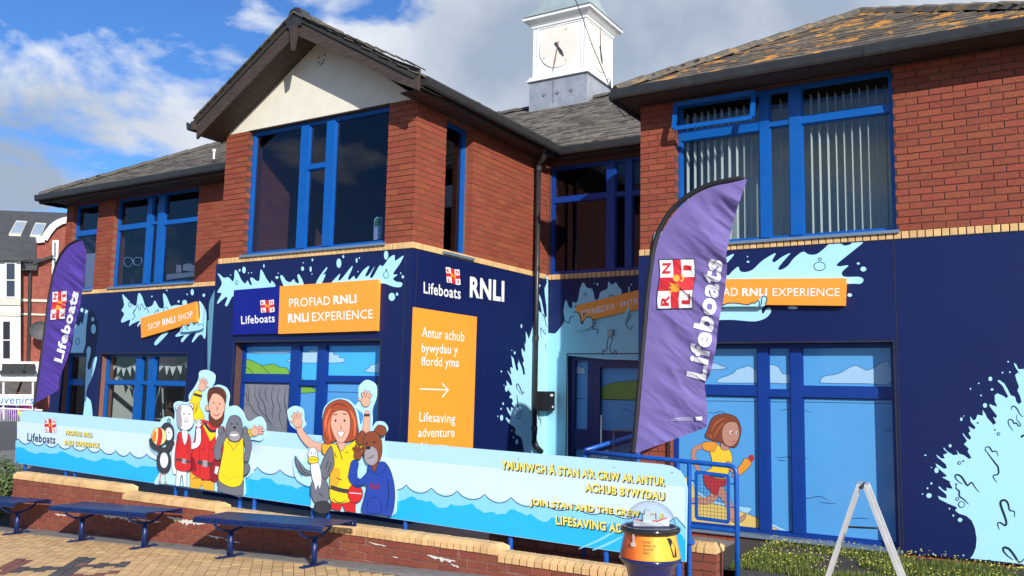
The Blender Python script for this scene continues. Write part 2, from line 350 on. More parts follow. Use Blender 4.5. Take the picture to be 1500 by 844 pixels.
# flat print ----------------------------------------------------------
def catmull(pts, closed=True, n=5):
    P = [Vector((p[0], p[1], 0)) for p in pts]; out = []; m = len(P)
    for i in range(m if closed else m-1):
        p0 = P[(i-1) % m] if (closed or i > 0) else P[0]; p1 = P[i]; p2 = P[(i+1) % m]; p3 = P[(i+2) % m] if (closed or i < m-2) else P[-1]
        for k in range(n):
            t = k/n
            out.append(.5*((2*p1)+(-p0+p2)*t+(2*p0-5*p1+4*p2-p3)*t*t+(-p0+3*p1-3*p2+p3)*t**3))
    if not closed: out.append(P[-1])
    return [(v.x, v.y) for v in out]
class Canvas:
    """flat print lying on a real surface; every shape a hair in front of the last"""
    def __init__(s, surf, z=None, base=.002, step=.0001): s.surf = surf; s.z = z or (lambda p: p); s.off = base; s.step = step; s.mb = MB(); s.ms = []; s.parts = {}; s.cur = s.mb; s.fine = 0
    def mi(s, m):
        if m not in s.ms: s.ms.append(m)
        return s.ms.index(m)
    sep = True
    def put(s, tgt, P, fs, m):
        if s.fine:      # cut faces small so that print follows the folds of cloth
            tri = [tuple(P[i] for i in (f[0], f[k], f[k+1])) for f in fs for k in range(1, len(f)-1)]; out = []
            while tri:
                t = tri.pop(); e = [math.dist(t[i][:2], t[(i+1) % 3][:2]) for i in range(3)]; mx_ = max(e)
                if mx_ > s.fine:
                    i = e.index(mx_); a, b, c_ = t[i], t[(i+1) % 3], t[(i+2) % 3]; mm = tuple((a[k]+b[k])/2 for k in range(3)); tri += [(a, mm, c_), (mm, b, c_)]
                else: out.append(t)
            P = [p for t in out for p in t]; fs = [(3*i, 3*i+1, 3*i+2) for i in range(len(out))]
        tgt.add([s.surf(*p) for p in P], fs, s.mi(m))
    def poly(s, pts, m, smooth=0):
        if smooth: pts = catmull(pts, True, smooth)
        P2 = [Vector((*s.z(p), 0)) for p in pts]
        tr = tessellate_polygon([P2]); s.off += s.step
        s.put(s.mb, [(p.x, p.y, s.off) for p in P2], [tuple(t) for t in tr], m)
    def ell(s, cx, cy, rx, ry=None, m=None, rot=0, n=18):
        ry = ry or rx; c, q = math.cos(R(rot)), math.sin(R(rot))
        s.poly([(cx+rx*math.cos(a)*c-ry*math.sin(a)*q, cy+rx*math.cos(a)*q+ry*math.sin(a)*c) for a in [2*math.pi*i/n for i in range(n)]], m)
    def line(s, pts, w, m, smooth=4, taper=False, closed=False):
        if smooth: pts = catmull(pts, closed, smooth)
        n = len(pts); lf = []; rt = []
        for i, p in enumerate(pts):
            a = pts[max(i-1, 0)]; b = pts[min(i+1, n-1)]; dx, dy = b[0]-a[0], b[1]-a[1]; l = math.hypot(dx, dy) or 1
            ww = w if isinstance(w, (int, float)) else w[0]+(w[1]-w[0])*i/max(n-1, 1)
            if taper: ww *= .25+.9*math.sin(math.pi*min(max((i+.5)/n, 0), 1))
            nx, ny = -dy/l*ww/2, dx/l*ww/2; lf.append((p[0]+nx, p[1]+ny)); rt.append((p[0]-nx, p[1]-ny))
        s.off += s.step; k = s.mi(m)
        s.put(s.mb, [(*s.z(q), s.off) for q in lf+rt], [(i, i+1, n+i+1, n+i) for i in range(n-1)], m)
    def limb(s, pts, w, m, ink=None, iw=3):
        w0, w1 = (w, w) if isinstance(w, (int, float)) else w
        for ex, mm in (((iw, ink), (0, m)) if ink else ((0, m),)):
            s.line(pts, (w0+ex, w1+ex), mm); s.ell(pts[0][0], pts[0][1], (w0+ex)/2, None, mm); s.ell(pts[-1][0], pts[-1][1], (w1+ex)/2, None, mm)
    def shape(s, pts, m, ink=INK, iw=2.5, smooth=4):
        q = catmull(pts, True, smooth) if smooth else pts
        s.poly(q, m); s.line(q+[q[0]], iw, ink, smooth=0)
    def text(s, string, BL, BR, TL, m, bold=0, dx=0, dy=0):
        vs, fs, bb = glyphs(string, bold); s.off += s.step; key = (string, BL); tgt = s.parts.setdefault(key, MB()) if s.sep else s.mb
        P = []
        for x, y in vs:
            u = (x-bb[0])/(bb[2]-bb[0]); v = (y-bb[1])/(bb[3]-bb[1])
            q = (BL[0]+(BR[0]-BL[0])*u+(TL[0]-BL[0])*v+dx, BL[1]+(BR[1]-BL[1])*u+(TL[1]-BL[1])*v+dy); P.append((*s.z(q), s.off))
        s.put(tgt, P, fs, m)
    def crest(s, BL, BR, TL, letters=True, letter=RED, edge=INK):
        q = lambda u, v: (BL[0]+(BR[0]-BL[0])*u+(TL[0]-BL[0])*v, BL[1]+(BR[1]-BL[1])*u+(TL[1]-BL[1])*v)
        bend = lambda u, v: q(u, v+.03*math.sin(u*7))
        def rect(u0, v0, u1, v1, m):
            n = 5; s.poly([bend(u0+(u1-u0)*i/n, v0) for i in range(n+1)]+[bend(u1+(u0-u1)*i/n, v1) for i in range(n+1)], m)
        rect(-.02, -.02, 1.02, 1.02, edge); rect(0, 0, 1, 1, WHITE); rect(.36, 0, .64, 1, RED); rect(0, .38, 1, .62, RED)
        s.ell(*q(.42, .52), *[.09*math.dist(BL, BR)]*2, GOLD); s.ell(*q(.62, .5), .07*math.dist(BL, BR), .10*math.dist(BL, TL), GOLD)
        s.poly([q(.33, .6), q(.30, .70), q(.40, .63), q(.42, .73), q(.46, .63), q(.53, .70), q(.52, .6)], GOLD)
        s.line([q(.55, .36), q(.62, .30), q(.70, .36)], .04*math.dist(BL, BR), GOLD)
        if letters:
            keep, s.sep = s.sep, False
            for ch, u, v in (('R', .05, .68), ('N', .72, .68), ('L', .08, .07), ('I', .78, .07)):
                w = .22 if ch != 'I' else .1
                s.text(ch, q(u, v), q(u+w, v), q(u, v+.24), letter, 1)
            s.sep = keep
    def build(s, name, parent, **k):
        for mb in s.parts.values():
            mb.build('lettering', s.ms, parent)
        if s.mb.v: return s.mb.build('emblem' if name == 'lettering' else name, s.ms, parent, **k)
GL = {}
def glyphs(string, bold=0):
    key = (string, bold)
    if key not in GL:
        c = bpy.data.curves.new('t', 'FONT'); c.body = string; c.size = 1; c.offset = {0: .006, 1: .038, 2: .018}[bold]; c.resolution_u = 3; c.fill_mode = 'FRONT'; c.space_character = 1.04 if not bold else 1.09
        o = bpy.data.objects.new('t', c); COL.objects.link(o)
        dg = bpy.context.evaluated_depsgraph_get(); dg.update(); me = bpy.data.meshes.new_from_object(o.evaluated_get(dg))
        vs = [(v.co.x, v.co.y) for v in me.vertices]; fs = [tuple(p.vertices) for p in me.polygons]
        bpy.data.objects.remove(o); bpy.data.curves.remove(c); bpy.data.meshes.remove(me)
        GL[key] = (vs, fs, (min(v[0] for v in vs), min(v[1] for v in vs), max(v[0] for v in vs), max(v[1] for v in vs)))
    return GL[key]
# ================================================================== SETTING: ground
FX = lambda px, py, Y: PY(Y)(px, py).x
FZ = lambda px, py, Y: PY(Y)(px, py).z
gm = MB()     # one sheet out to the horizon
xs = [-400, -120, -60, -30, -20, -16, -12, -8, -4, 0, 1.5, 6, 20, 60, 400]; ys = [-300, -60, -20, -5, 0, 2, 4, 5, 6, 6.95, 7.15, 9, 14, 30, 80, 600]
def under(x, y):
    if y <= 6.95: return ground_z(x, y)-.075
    return -.10 if x > -3 else -.2
gm.add([(x, y, under(x, y)) for y in ys for x in xs], [(j*len(xs)+i, j*len(xs)+i+1, (j+1)*len(xs)+i+1, (j+1)*len(xs)+i) for j in range(len(ys)-1) for i in range(len(xs)-1)])
gm.build('ground', ASPH, kind='structure')
# paving: buff blocks at 45 degrees to the wall, with a dark and red pattern
pav = link('paving', None, kind='structure'); pav.empty_display_size = .1
pv_bed = MB(); px_ = [-18, -14, -10, -6, -2, 1.5]; py_ = [2.2, 4, 5.5, 6.9]
pv_bed.add([(x, y, ground_z(x, y)-.012) for y in py_ for x in px_], [(j*6+i, j*6+i+1, (j+1)*6+i+1, (j+1)*6+i) for j in range(3) for i in range(5)])
me_b = bpy.data.meshes.new('joint_sand'); me_b.from_pydata(pv_bed.v, [], pv_bed.f); me_b.materials.append(SAND)
bpy.data.objects.remove(pav); pav = link('paving', me_b, kind='structure')
class Ground:
    def __call__(s, x, y, off=0):
        d = ray(x, y); b, c = .043, -.03
        t = (.088+.03*6.9+off-CH)/(d.z-b*d.x-c*d.y); return EYE+d*t
GP = Ground()
def inside(poly, x, y):
    r = False; n = len(poly)
    for i in range(n):
        a, b = poly[i], poly[(i+1) % n]
        if (a[1] > y) != (b[1] > y) and x < (b[0]-a[0])*(y-a[1])/(b[1]-a[1])+a[0]: r = not r
    return r
pa = R(44.4); PU = Vector((math.cos(pa-R(90)+R(90)), 0, 0))
d1 = Vector((math.sin(R(-45.6)), math.cos(R(-45.6)), 0)); d2 = Vector((math.cos(R(-45.6)), -math.sin(R(-45.6)), 0))   # long axis, short axis
def gpoly(pts): return [((q := GP(*p)).dot(d2), q.dot(d1)) for p in pts]
DARKP = [gpoly([(62, 846), (108, 817), (139, 817), (96, 846)]), gpoly([(20, 832), (190, 823.5), (182, 829), (16, 838)])]
REDP = [gpoly([(-6, 846), (-6, 832), (16, 820), (46, 820), (20, 836), (0, 850)]), gpoly([(108, 829), (122, 825), (134, 825), (120, 832)]), gpoly([(60, 846), (176, 836), (160, 842), (120, 850)])]
pcs = []
up = Vector((0, 0, 1)); gn = Vector((-.043, .03, 1)).normalized()
P1 = (d1-gn*d1.dot(gn)).normalized(); P2 = gn.cross(P1) * -1
for i in range(-150, 60):
    for j in range(-40, 80):
        a = i*.1; b = j*.2+(.1 if i % 2 else 0)
        c = d2*(a+.05)+d1*(b+.1)
        if not (2.4 < c.y < 6.55 and -14.5 < c.x < 1.2): continue
        if c.y < 3.4 and c.x > -3: continue
        m = PAVE
        if any(inside(q, a+.05, b+.1) for q in DARKP): m = PAVED
        if any(inside(q, a+.05, b+.1) for q in REDP): m = PAVER
        z = ground_z(c.x, c.y)+random.uniform(-.0015, .0015)
        W3 = gn; U3 = P1; V3 = W3.cross(U3)
        pcs.append((Vector((c.x, c.y, z-.02)), U3, V3, W3, .194, .094, .04, m, 0))
lay(pcs, 'paver', pav, 300, 'paver_field')
# edge strip of paving against the wall
ed = MB()
for k in range(24):
    x = -15+k*.55; z = ground_z(x+.27, 6.75); ed.obox((x+.27, 6.73, z-.02), (.27, 0, .27*.043), (0, .16, -.16*.03), (0, 0, .03))
ed.build('paving_edge', CONC, kind='structure')
# ================================================================== BUILDING
YR, YG, YL, YC, XS = 9.80, 8.12, 9.95, 11.45, -6.40
bld = thing('corner_building', 'two storey red brick building, navy clad below, with gabled bay and white clock turret', 'building', (-6, 10, 0))
FR = Wall((0, YR, 0), (1, 0, 0), (0, -1, 0)); FG = Wall((0, YG, 0), (1, 0, 0), (0, -1, 0)); FL = Wall((0, YL, 0), (1, 0, 0), (0, -1, 0)); FC = Wall((0, YC, 0), (1, 0, 0), (0, -1, 0)); FS = Wall((XS, 0, 0), (0, 1, 0), (1, 0, 0))
# window openings (u0,u1,z0,z1)
hRU = (-3.72, -1.275, 3.345, 5.13); hRL = (-3.79, -1.335, .06, 2.165)
hGU = (-9.33, -6.83, 3.345, 5.09); hGL = (-9.36, -6.80, .35, 2.15)
def hole(pl, x0, y0, x1, y1): a = PY(pl)(x0, y0); b = PY(pl)(x1, y1); return a.x, b.x
lx = hole(YL, 166, 350, 288, 350); hLU2 = (lx[0], lx[1], 3.345, 5.06)
lx = hole(YL, 105.5, 350, 141.5, 350); hLU1 = (lx[0], lx[1], 3.345, 5.06)
lx = hole(YL, 148, 560, 275.5, 560); hLL2 = (lx[0], lx[1], .35, 2.09)
lx = hole(YL, 93, 560, 127, 560); hLL1 = (lx[0], lx[1], .35, 2.09)
hCU = (XS+.03, -4.3, 3.33, 5.0); hCD = (-6.02, -4.3, 0, 2.12)
hS = (8.735, 9.35, 3.30, 5.04)
def shell(wall, u0, u1, holes, z1=5.15, name='brick_wall', m=MORT, z0=-.25, t=.25):
    mb = MB(); H = [(a-.006 if b0 else a, b, c, d) for a, b, c, d in holes for b0 in (1,)]
    wall.slab(mb, u0, u1, z0, z1, [(a-.005, b+.005, c-.005, d+.005) for a, b, c, d in holes], 0, -t)
    return mb.build(name, m, bld)
wR = shell(FR, -4.18, .25, [hRU, hRL], m=MORTD); wG = shell(FG, -9.80, XS-.012, [hGU, hGL], m=MORTD); wL = shell(FL, -16.65, -9.85, [hLU1, hLU2, hLL1, hLL2]); wC = shell(FC, XS-.3, -3.9, [hCU, hCD], m=MORTD)
wS = shell(FS, YG+.006, YC-.006, [hS])
# other outer walls that close the building
cb = MB(); cb.box((-4.18, YR+.25, -.25), (-3.93, YC, 5.15)); cb.box((0, YR+.25, -.25), (.25, 15.5, 5.15)); cb.box((-16.65, 15.4, -.25), (.25, 15.6, 5.15)); cb.box((-16.65, YL+.25, -.25), (-16.4, 15.4, 5.15)); cb.box((-9.80, YG+.25, -.25), (-9.55, YL, 5.15))
cb.build('side_wall', MORTD, bld)
# bricks: first the ones nearest, over the whole building at most 300 as pieces
allb = []
allb += [(wR, b) for b in FR.bricks(-4.18, .25, 3.332, 5.14, [hRU], BRICK)]
allb += [(wR, b) for b in FR.bricks(-4.18, hRL[0], .0, 1.12, [], BRICK)]
allb += [(wR, b) for b in FR.bricks(hRL[0], .25, -.185, .03, [], BRICK)]
allb += [(wG, b) for b in FG.bricks(-9.80, XS+.006, 3.332, 5.10, [hGU], BRICK)]
allb += [(wG, b) for b in FG.bricks(-9.80, XS-.002, .1, 3.2, [(-9.5, -6.7, 0, 4)], BRICK)]
allb += [(wS, b) for b in FS.bricks(YG+.088, YC-.01, 3.332, 5.12, [hS], BRICK, ph=1)]
allb += [(wL, b) for b in FL.bricks(-16.65, -9.9, 3.332, 5.14, [hLU1, hLU2], BRICK)]
def pxh(c):
    d = c-EYE; f = d.dot(CF); x = 750+FPX*d.dot(CR)/f; y = 422-FPX*d.dot(CU)/f
    return 1/f if (-10 < x < 1510 and -10 < y < 850 and f > 0) else 0
allb.sort(key=lambda t: -pxh(t[1][0]))
for w in (wR, wG, wS, wL):
    nearp = [b for ww, b in allb[:300] if ww is w]; restp = [b for ww, b in allb[300:] if ww is w]
    lay(nearp, 'brick', w, 400)
    if restp: lay(restp, 'brick', w, 0, 'brickwork')
# buff brick band
def band(wall, w, u0, u1, skip=()):
    ps = []; u = u0
    while u < u1-.03:
        if not any(a < u+.035 < b for a, b in skip): ps.append((wall.p(u+.0325, 3.285, .022-.05), wall.U, -wall.n, up, .066, .1, .082, BUFF, .004))
        u += .076
    return [(w, p) for p in ps]
bb = band(FR, wR, -4.19, .25) + band(FG, wG, -9.81, XS) + band(FS, wS, YG-.02, YC-.1) + band(FL, wL, -16.65, -9.95) + band(FC, wC, XS, -4.3)
bb.sort(key=lambda t: -pxh(t[1][0]))
for w in (wR, wG, wS, wL, wC):
    lay([b for ww, b in bb[:280] if ww is w], 'band_brick', w, 400)
    rp = [b for ww, b in bb[280:] if ww is w]
    if rp: lay(rp, 'band_brick', w, 0, 'band_brickwork')
# cladding sheets
def clad(wall, u0, u1, holes, z0=.04, z1=3.235, seams=(), name='cladding', m=NAVY):
    mb = MB(); wall.slab(mb, u0, u1, z0, z1, holes, .045, .008); o = mb.build(name, m, bld)
    sm = MB()
    for u in seams: wall.box(sm, u-.004, u+.004, z0, z1, .045, .0475)
    wall.box(sm, u0, u1, z1+.001, z1+.012, .008, .05)
    for h in holes:      # thin black trims round the openings
        wall.box(sm, h[0]-.012, h[0], h[2], h[3], .046, .052); wall.box(sm, h[1], h[1]+.012, h[2], h[3], .046, .052); wall.box(sm, h[0]-.012, h[1]+.012, h[3], h[3]+.014, .046, .053)
    sm.build('trim', GUTTER, o); return o
cR = clad(FR, -4.185, .26, [(hRL[0], hRL[1], -1, hRL[3]), (-4.5, hRL[0]+.001, -1, 1.12)], seams=(-1.30,))
cG = clad(FG, -9.82, XS+.046, [hGL], seams=(-6.46,)); cS = clad(FS, YG-.0445, YC-.05, [], z0=.0, seams=(8.16, 11.42))
cL = clad(FL, -16.67, -9.9, [hLL1, hLL2], seams=(-12.28,)); cC = clad(FC, XS+.05, -4.19, [(hCD[0], hCD[1], -1, hCD[3])], m=NAVY)
# ---- windows
def window(wall, h, back, mull=(), trans=(), pane=GLASS, fm=FRAME, fw=.038, name='window', sill=True, fd=.06):
    """back: how far the frame face sits behind the wall face; mull: [(ua,ub)], trans: {col: [(za,zb)]}"""
    u0, u1, z0, z1 = h; mb = MB(); o0, o1 = -back-fd, -back
    wall.box(mb, u0, u0+fw, z0, z1, o0, o1); wall.box(mb, u1-fw, u1, z0, z1, o0, o1)
    wall.box(mb, u0+fw, u1-fw, z0, z0+fw, o0, o1-.001); wall.box(mb, u0+fw, u1-fw, z1-fw, z1, o0, o1-.001)
    w = mb.build(name, fm, bld)
    for a, b in mull:
        q = MB(); wall.box(q, a, b, z0+fw, z1-fw, o0, o1+.012); q.build('mullion', fm, w)
    edges = [u0+fw] + [x for ab in mull for x in ab] + [u1-fw]; cols = [(edges[2*i], edges[2*i+1]) for i in range(len(edges)//2)]
    for ci, (a, b) in enumerate(cols):
        tr = sorted(trans.get(ci, [])) if isinstance(trans, dict) else sorted(trans)
        for za, zb in tr:
            q = MB(); wall.box(q, a, b, za, zb, o0, o1+.004); q.build('transom', fm, w)
        ze = [z0+fw] + [x for t in tr for x in t] + [z1-fw]
        for k in range(len(ze)//2):
            q = MB(); pm = pane(ci, k) if callable(pane) and not isinstance(pane, bpy.types.Material) else pane
            # casement bead inside the frame, then the pane
            e = .014
            for (aa, bb_, cc_, dd) in ((a, a+e, ze[2*k], ze[2*k+1]), (b-e, b, ze[2*k], ze[2*k+1]), (a+e, b-e, ze[2*k], ze[2*k]+e), (a+e, b-e, ze[2*k+1]-e, ze[2*k+1])):
                wall.box(q, aa, bb_, cc_, dd, o0+.01, o1-.016, 1)
            wall.box(q, a+e, b-e, ze[2*k]+e, ze[2*k+1]-e, o1-.042, o1-.036, 0); q.build('pane', [pm, fm], w)
    if sill:
        q = MB(); wall.box(q, u0-.03, u1+.03, z0-.035, z0-.002, -back-.02, .05); q.build('sill', SILL, w)
    return w
PRINTB = mat('window_print_blue', srgb(84, 156, 214), .22, spec=.5, coat=.6, var=.02, bscale=3)
fx = lambda a, b, Y, y=400: (FX(a, y, Y), FX(b, y, Y))
wnRU = window(FR, hRU, .09, [(-2.725, -2.615), (-2.385, -2.25)], {0: [(4.655, 4.77)], 1: [(4.68, 4.735)], 2: [(4.665, 4.75)]}, GLASS)
wnRL = window(FR, hRL, .10, [(-2.785, -2.67), (-2.42, -2.30)], {0: [(1.575, 1.685)], 1: [(1.57, 1.645)], 2: [(1.575, 1.69)]}, PRINTB, FRAMED)
wnGU = window(FG, hGU, .06, [fx(441, 452, 8.2, 250), fx(478.5, 490, 8.2, 250)], {1: [(4.44, 4.50)]}, GLASSD)
wnGL = window(FG, hGL, .10, [fx(423.6, 436, 8.2, 560), fx(463, 475, 8.2, 560)], {0: [(1.62, 1.72)], 1: [(1.59, 1.65)], 2: [(1.64, 1.71)]}, PRINTB, FRAMED)
wnL2 = window(FL, hLU2, .07, [fx(216, 223, 10.05, 350), fx(232, 241, 10.05, 350)], {0: [(4.45, 4.54)], 1: [(4.49, 4.53)], 2: [(4.45, 4.52)]}, GLASSD)
wnL1 = window(FL, hLU1, .07, [], {0: [(4.44, 4.53)]}, GLASSD)
wnLL2 = window(FL, hLL2, .08, [fx(199.5, 207.6, 10.05, 560), fx(218, 226.7, 10.05, 560)], {0: [(1.53, 1.60)], 1: [(1.54, 1.59)], 2: [(1.53, 1.60)]}, GLASS)
wnLL1 = window(FL, hLL1, .08, [], {0: [(1.50, 1.60)]}, GLASS)
wnC = window(FC, hCU, .03, [fx(889.4, 901.7, 11.5, 300), fx(916.7, 926.8, 11.5, 300)], {0: [(4.44, 4.52)], 1: [(4.45, 4.5)], 2: [(4.44, 4.5)]}, GLASSD, FRAMED, sill=False)
wnS = window(FS, hS, .12, [], {}, GLASSD, FRAME, fw=.04)
# awning light standing open in the right-hand upper window
q = MB(); a0, b0 = -3.68, -2.735; T = Vector((0, -.075, 0))
def tl(u, z): k = (5.06-z)/.33; return Vector((u, YR-.10, z)) + T*k*1.0
for (p, r2) in (((a0, 5.06), (b0, 5.06)), ((a0, 4.74), (b0, 4.74))): q.bar(tl(*p), tl(*r2), .035, .05)
q.bar(tl(a0, 5.06), tl(a0, 4.74), .05, .035, up=(0, 1, 0)); q.bar(tl(b0, 5.06), tl(b0, 4.74), .05, .035, up=(0, 1, 0))
aw = q.build('open_casement', FRAME, wnRU, label='blue top light propped open')
# blinds
for k in range(27):
    u = -3.66+k*.0875
    if -2.74 < u < -2.60 or -2.40 < u < -2.24: continue
    q = MB(); ang = R(86)+random.uniform(-.05, .05); c, s_ = math.cos(ang)*.042, math.sin(ang)*.042
    sw = random.uniform(-.01, .01)
    q.obox((u, YR+.26+.02*math.sin(k), 4.22+sw), (c*.55, s_, 0), (s_*.012, -c*.012, 0), (0, 0, .82)); q.build('blind_slat', BLIND, wnRU)
# print on lower windows
def art_window_right():
    c = Canvas(Plane((0, YR+.10+.036, 0), (0, -1, 0)), base=.001, step=.0001)
    z1 = zoom(980, 490, 2.639)
    c.z = z1; CL = mat('print_cloud', srgb(158, 196, 224), .35); CLL = mat('print_line', srgb(30, 60, 110), .4)
    cloud = lambda pts: c.shape(pts, CL, CLL, 2.0, 5)
    cloud([(185, 180), (200, 168), (225, 160), (250, 148), (262, 135), (285, 128), (305, 122), (322, 128), (338, 140), (360, 135), (385, 120), (405, 118), (425, 128), (440, 152), (470, 155), (470, 188), (400, 188), (330, 188), (200, 187)])
    cloud([(585, 180), (600, 162), (640, 155), (668, 145), (690, 132), (720, 120), (745, 130), (765, 138), (790, 130), (815, 112), (850, 108), (855, 188), (760, 190), (600, 188)])
    cloud([(120, 130), (140, 112), (175, 110), (205, 122), (228, 130), (180, 136)])
    c.line([(140, 257), (250, 258), (360, 260), (560, 262), (860, 268)], 2.2, CLL)
    for l in ([(145, 300), (175, 304), (200, 298), (230, 310)], [(425, 296), (450, 290), (490, 288), (520, 292), (550, 302)], [(410, 478), (450, 474), (500, 474), (540, 480)], [(420, 486), (450, 488)],
              [(510, 628), (540, 634), (580, 626), (618, 642)], [(582, 648), (610, 652), (645, 653)], [(820, 370), (850, 372), (868, 358)], [(700, 712), (740, 710), (775, 714)]): c.line(l, 2.2, CLL, taper=True)
    SA = mat('print_sand', srgb(214, 186, 104), .4); FOAM = mat('print_foam', srgb(150, 205, 235), .4)
    c.shape([(88, 560), (110, 600), (170, 640), (250, 660), (320, 672), (300, 700), (350, 712), (430, 745), (430, 765), (60, 765), (60, 570)], FOAM, CLL, 1.8)
    c.shape([(60, 560), (90, 580), (110, 615), (160, 648), (240, 672), (320, 700), (400, 742), (400, 765), (60, 765)], SA, CLL, 1.8)
    # a generic running child in a yellow top and red shorts, seen from the side
    c.z = zoom(1000, 580, 3.838)
    SK = mat('print_skin', srgb(184, 134, 114), .4); HA = mat('print_hair', srgb(128, 66, 40), .4); HA2 = mat('print_hair_light', srgb(176, 92, 56), .4)
    YE = mat('print_yellow', srgb(238, 196, 56), .4); YE2 = mat('print_amber', srgb(226, 150, 50), .4); RE = mat('print_red', srgb(176, 50, 56), .4); LI = INK
    c.limb([(118, 280), (70, 300), (62, 350), (95, 425)], (30, 22), SK, LI); c.ell(92, 428, 16, 12, SK)
    c.limb([(180, 560), (140, 590), (60, 590), (-10, 600)], (46, 26), SK, LI)
    c.limb([(210, 530), (255, 600), (285, 690), (300, 700)], (46, 24), SK, LI); c.shape([(285, 690), (330, 680), (350, 662), (356, 675), (335, 706), (290, 712)], SK, LI, 2.5)
    c.shape([(118, 440), (125, 500), (140, 520), (180, 558), (198, 552), (210, 510), (245, 500), (250, 450), (180, 455)], RE, LI, 2.5)
    c.shape([(120, 258), (190, 268), (225, 300), (260, 300), (280, 350), (265, 400), (235, 470), (120, 432), (165, 400), (150, 310), (118, 300)], YE, LI, 2.5)
    c.shape([(116, 262), (190, 262), (178, 310), (150, 312), (116, 300)], YE2, LI, 2)
    c.line([(122, 436), (180, 452), (236, 460)], 9, LI)
    c.limb([(255, 380), (285, 420), (330, 420), (352, 405)], (26, 20), SK, LI)
    c.shape([(280, 445), (330, 380), (350, 352), (378, 360), (382, 390), (330, 440), (290, 455)], YE2, LI, 2.5); c.ell(386, 350, 16, 20, RE)
    c.shape([(222, 240), (262, 250), (258, 300), (216, 298)], SK, LI, 2)
    c.shape([(140, 190), (170, 120), (235, 100), (300, 120), (328, 180), (320, 240), (296, 290), (240, 280), (215, 262), (165, 250), (126, 230)], HA, LI, 2.5)
    c.shape([(252, 150), (300, 150), (318, 200), (312, 245), (280, 282), (242, 275), (222, 235), (226, 180)], SK, LI, 2)
    for l in ([(160, 200), (190, 150), (235, 125)], [(175, 230), (205, 180), (232, 150)], [(150, 215), (165, 240)]): c.line(l, 8, HA2, taper=True)
    c.ell(272, 205, 7, 10, WHITE); c.ell(275, 206, 4, 6, LI); c.ell(303, 208, 5, 8, WHITE); c.ell(305, 209, 3, 5, LI); c.line([(275, 262), (288, 256), (296, 259)], 4, RE)
    c.build('window_print', wnRL)
art_window_right()
def art_window_gable():
    c = Canvas(Plane((0, YG+.10+.036, 0), (0, -1, 0)), zoom(340, 490, 4.965), base=.001, step=.0001)
    GR = mat('print_green', srgb(122, 176, 62), .4); RO = mat('print_rock', srgb(128, 128, 134), .5, var=.1, bscale=8); CLw = mat('print_cloud_pale', srgb(168, 208, 238), .35)
    BR = mat('print_sky_bright', srgb(72, 180, 246), .35)
    c.poly([(62, 60), (1080, 30), (1080, 330), (62, 340)], BR)
    c.shape([(80, 182), (110, 180), (165, 200), (205, 220), (250, 222), (300, 214), (345, 236), (400, 246), (420, 296), (420, 306), (70, 308)], GR, INK, 4)
    c.line([(90, 235), (130, 255), (160, 305)], 4, INK); c.line([(205, 220), (240, 255), (270, 282)], 4, INK)
    c.shape([(80, 350), (430, 358), (425, 720), (60, 700)], RO, INK, 4, smooth=0)
    for l in ([(110, 372), (122, 440), (118, 480), (135, 520)], [(170, 375), (165, 440), (190, 500), (200, 545), (280, 640), (320, 700)], [(205, 375), (200, 450), (232, 505), (250, 590), (290, 700)],
              [(300, 372), (285, 450), (300, 520), (290, 580), (300, 610)], [(345, 378), (330, 470), (350, 540), (345, 610), (370, 690)], [(395, 375), (380, 470), (395, 560), (405, 600), (385, 700)],
              [(75, 510), (130, 515), (160, 560), (210, 600), (270, 640)], [(78, 420), (105, 440), (110, 500)], [(250, 380), (240, 430), (262, 500)]): c.line(l, 4.5, INK, taper=True)
    c.shape([(478, 300), (500, 305), (530, 345), (560, 372), (600, 400), (612, 418), (470, 418)], GR, INK, 3.5)
    c.shape([(398, 195), (430, 180), (470, 185), (500, 125), (550, 130), (580, 108), (625, 118), (700, 120), (735, 125), (740, 145), (775, 150), (780, 168), (812, 172), (815, 195), (790, 205), (640, 208), (480, 205)], CLw, INK, 3)
    c.shape([(965, 262), (1000, 240), (1005, 225), (1040, 218), (1080, 195), (1080, 275), (980, 272)], CLw, INK, 3)
    c.line([(610, 418), (750, 418), (1060, 425)], 3.5, INK)
    c.shape([(100, 130), (140, 120), (200, 118), (300, 120), (415, 112), (420, 135), (200, 138)], CLw, INK, 2.5)
    c.build('window_print', wnGL)
art_window_gable()
# ---- entrance door in the recess
dr = MB(); Yd = FC
for (a, b, c0, d0) in ((-6.02, -5.93, 0, 2.12), (-5.72, -5.62, 0, 2.12), (-5.93, -5.72, 2.03, 2.12), (-5.62, -4.3, 2.03, 2.12), (-5.93, -5.72, .75, 1.03), (-5.62, -5.52, 0, 2.03), (-5.52, -4.75, .75, 1.03), (-5.52, -4.75, 1.93, 2.03), (-5.93, -5.72, 0, .12), (-5.52, -4.75, 0, .12), (-4.75, -4.3, 0, 2.03)):
    Yd.box(dr, a, b, c0, d0, -.16, -.02-.001*random.random())
door = dr.build('door', mat('door_navy', srgb(12, 34, 96), .4), bld)
for (a, b, c0, d0) in ((-5.93, -5.72, 1.03, 2.03), (-5.93, -5.72, .12, .75), (-5.52, -4.75, 1.03, 1.93), (-5.52, -4.75, .12, .75)):
    q = MB(); Yd.box(q, a, b, c0, d0, -.10, -.09); q.build('pane', mat('door_print', srgb(92, 158, 214), .5), door)
c = Canvas(Plane((0, YC+.088, 0), (0, -1, 0)), zoom(740, 380, 2.811), base=.001)
c.shape([(368, 575), (380, 550), (400, 528), (430, 512), (470, 505), (560, 498), (700, 500), (700, 575)], mat('print_green_dull', srgb(112, 148, 62), .4), INK, 2)
c.line([(370, 576), (700, 578)], 2, INK); c.line([(280, 572), (328, 573)], 2, INK)
c.shape([(283, 455), (300, 440), (315, 445), (328, 452), (328, 470), (283, 470)], mat('print_cloud_dull', srgb(170, 200, 220), .4), INK, 2)
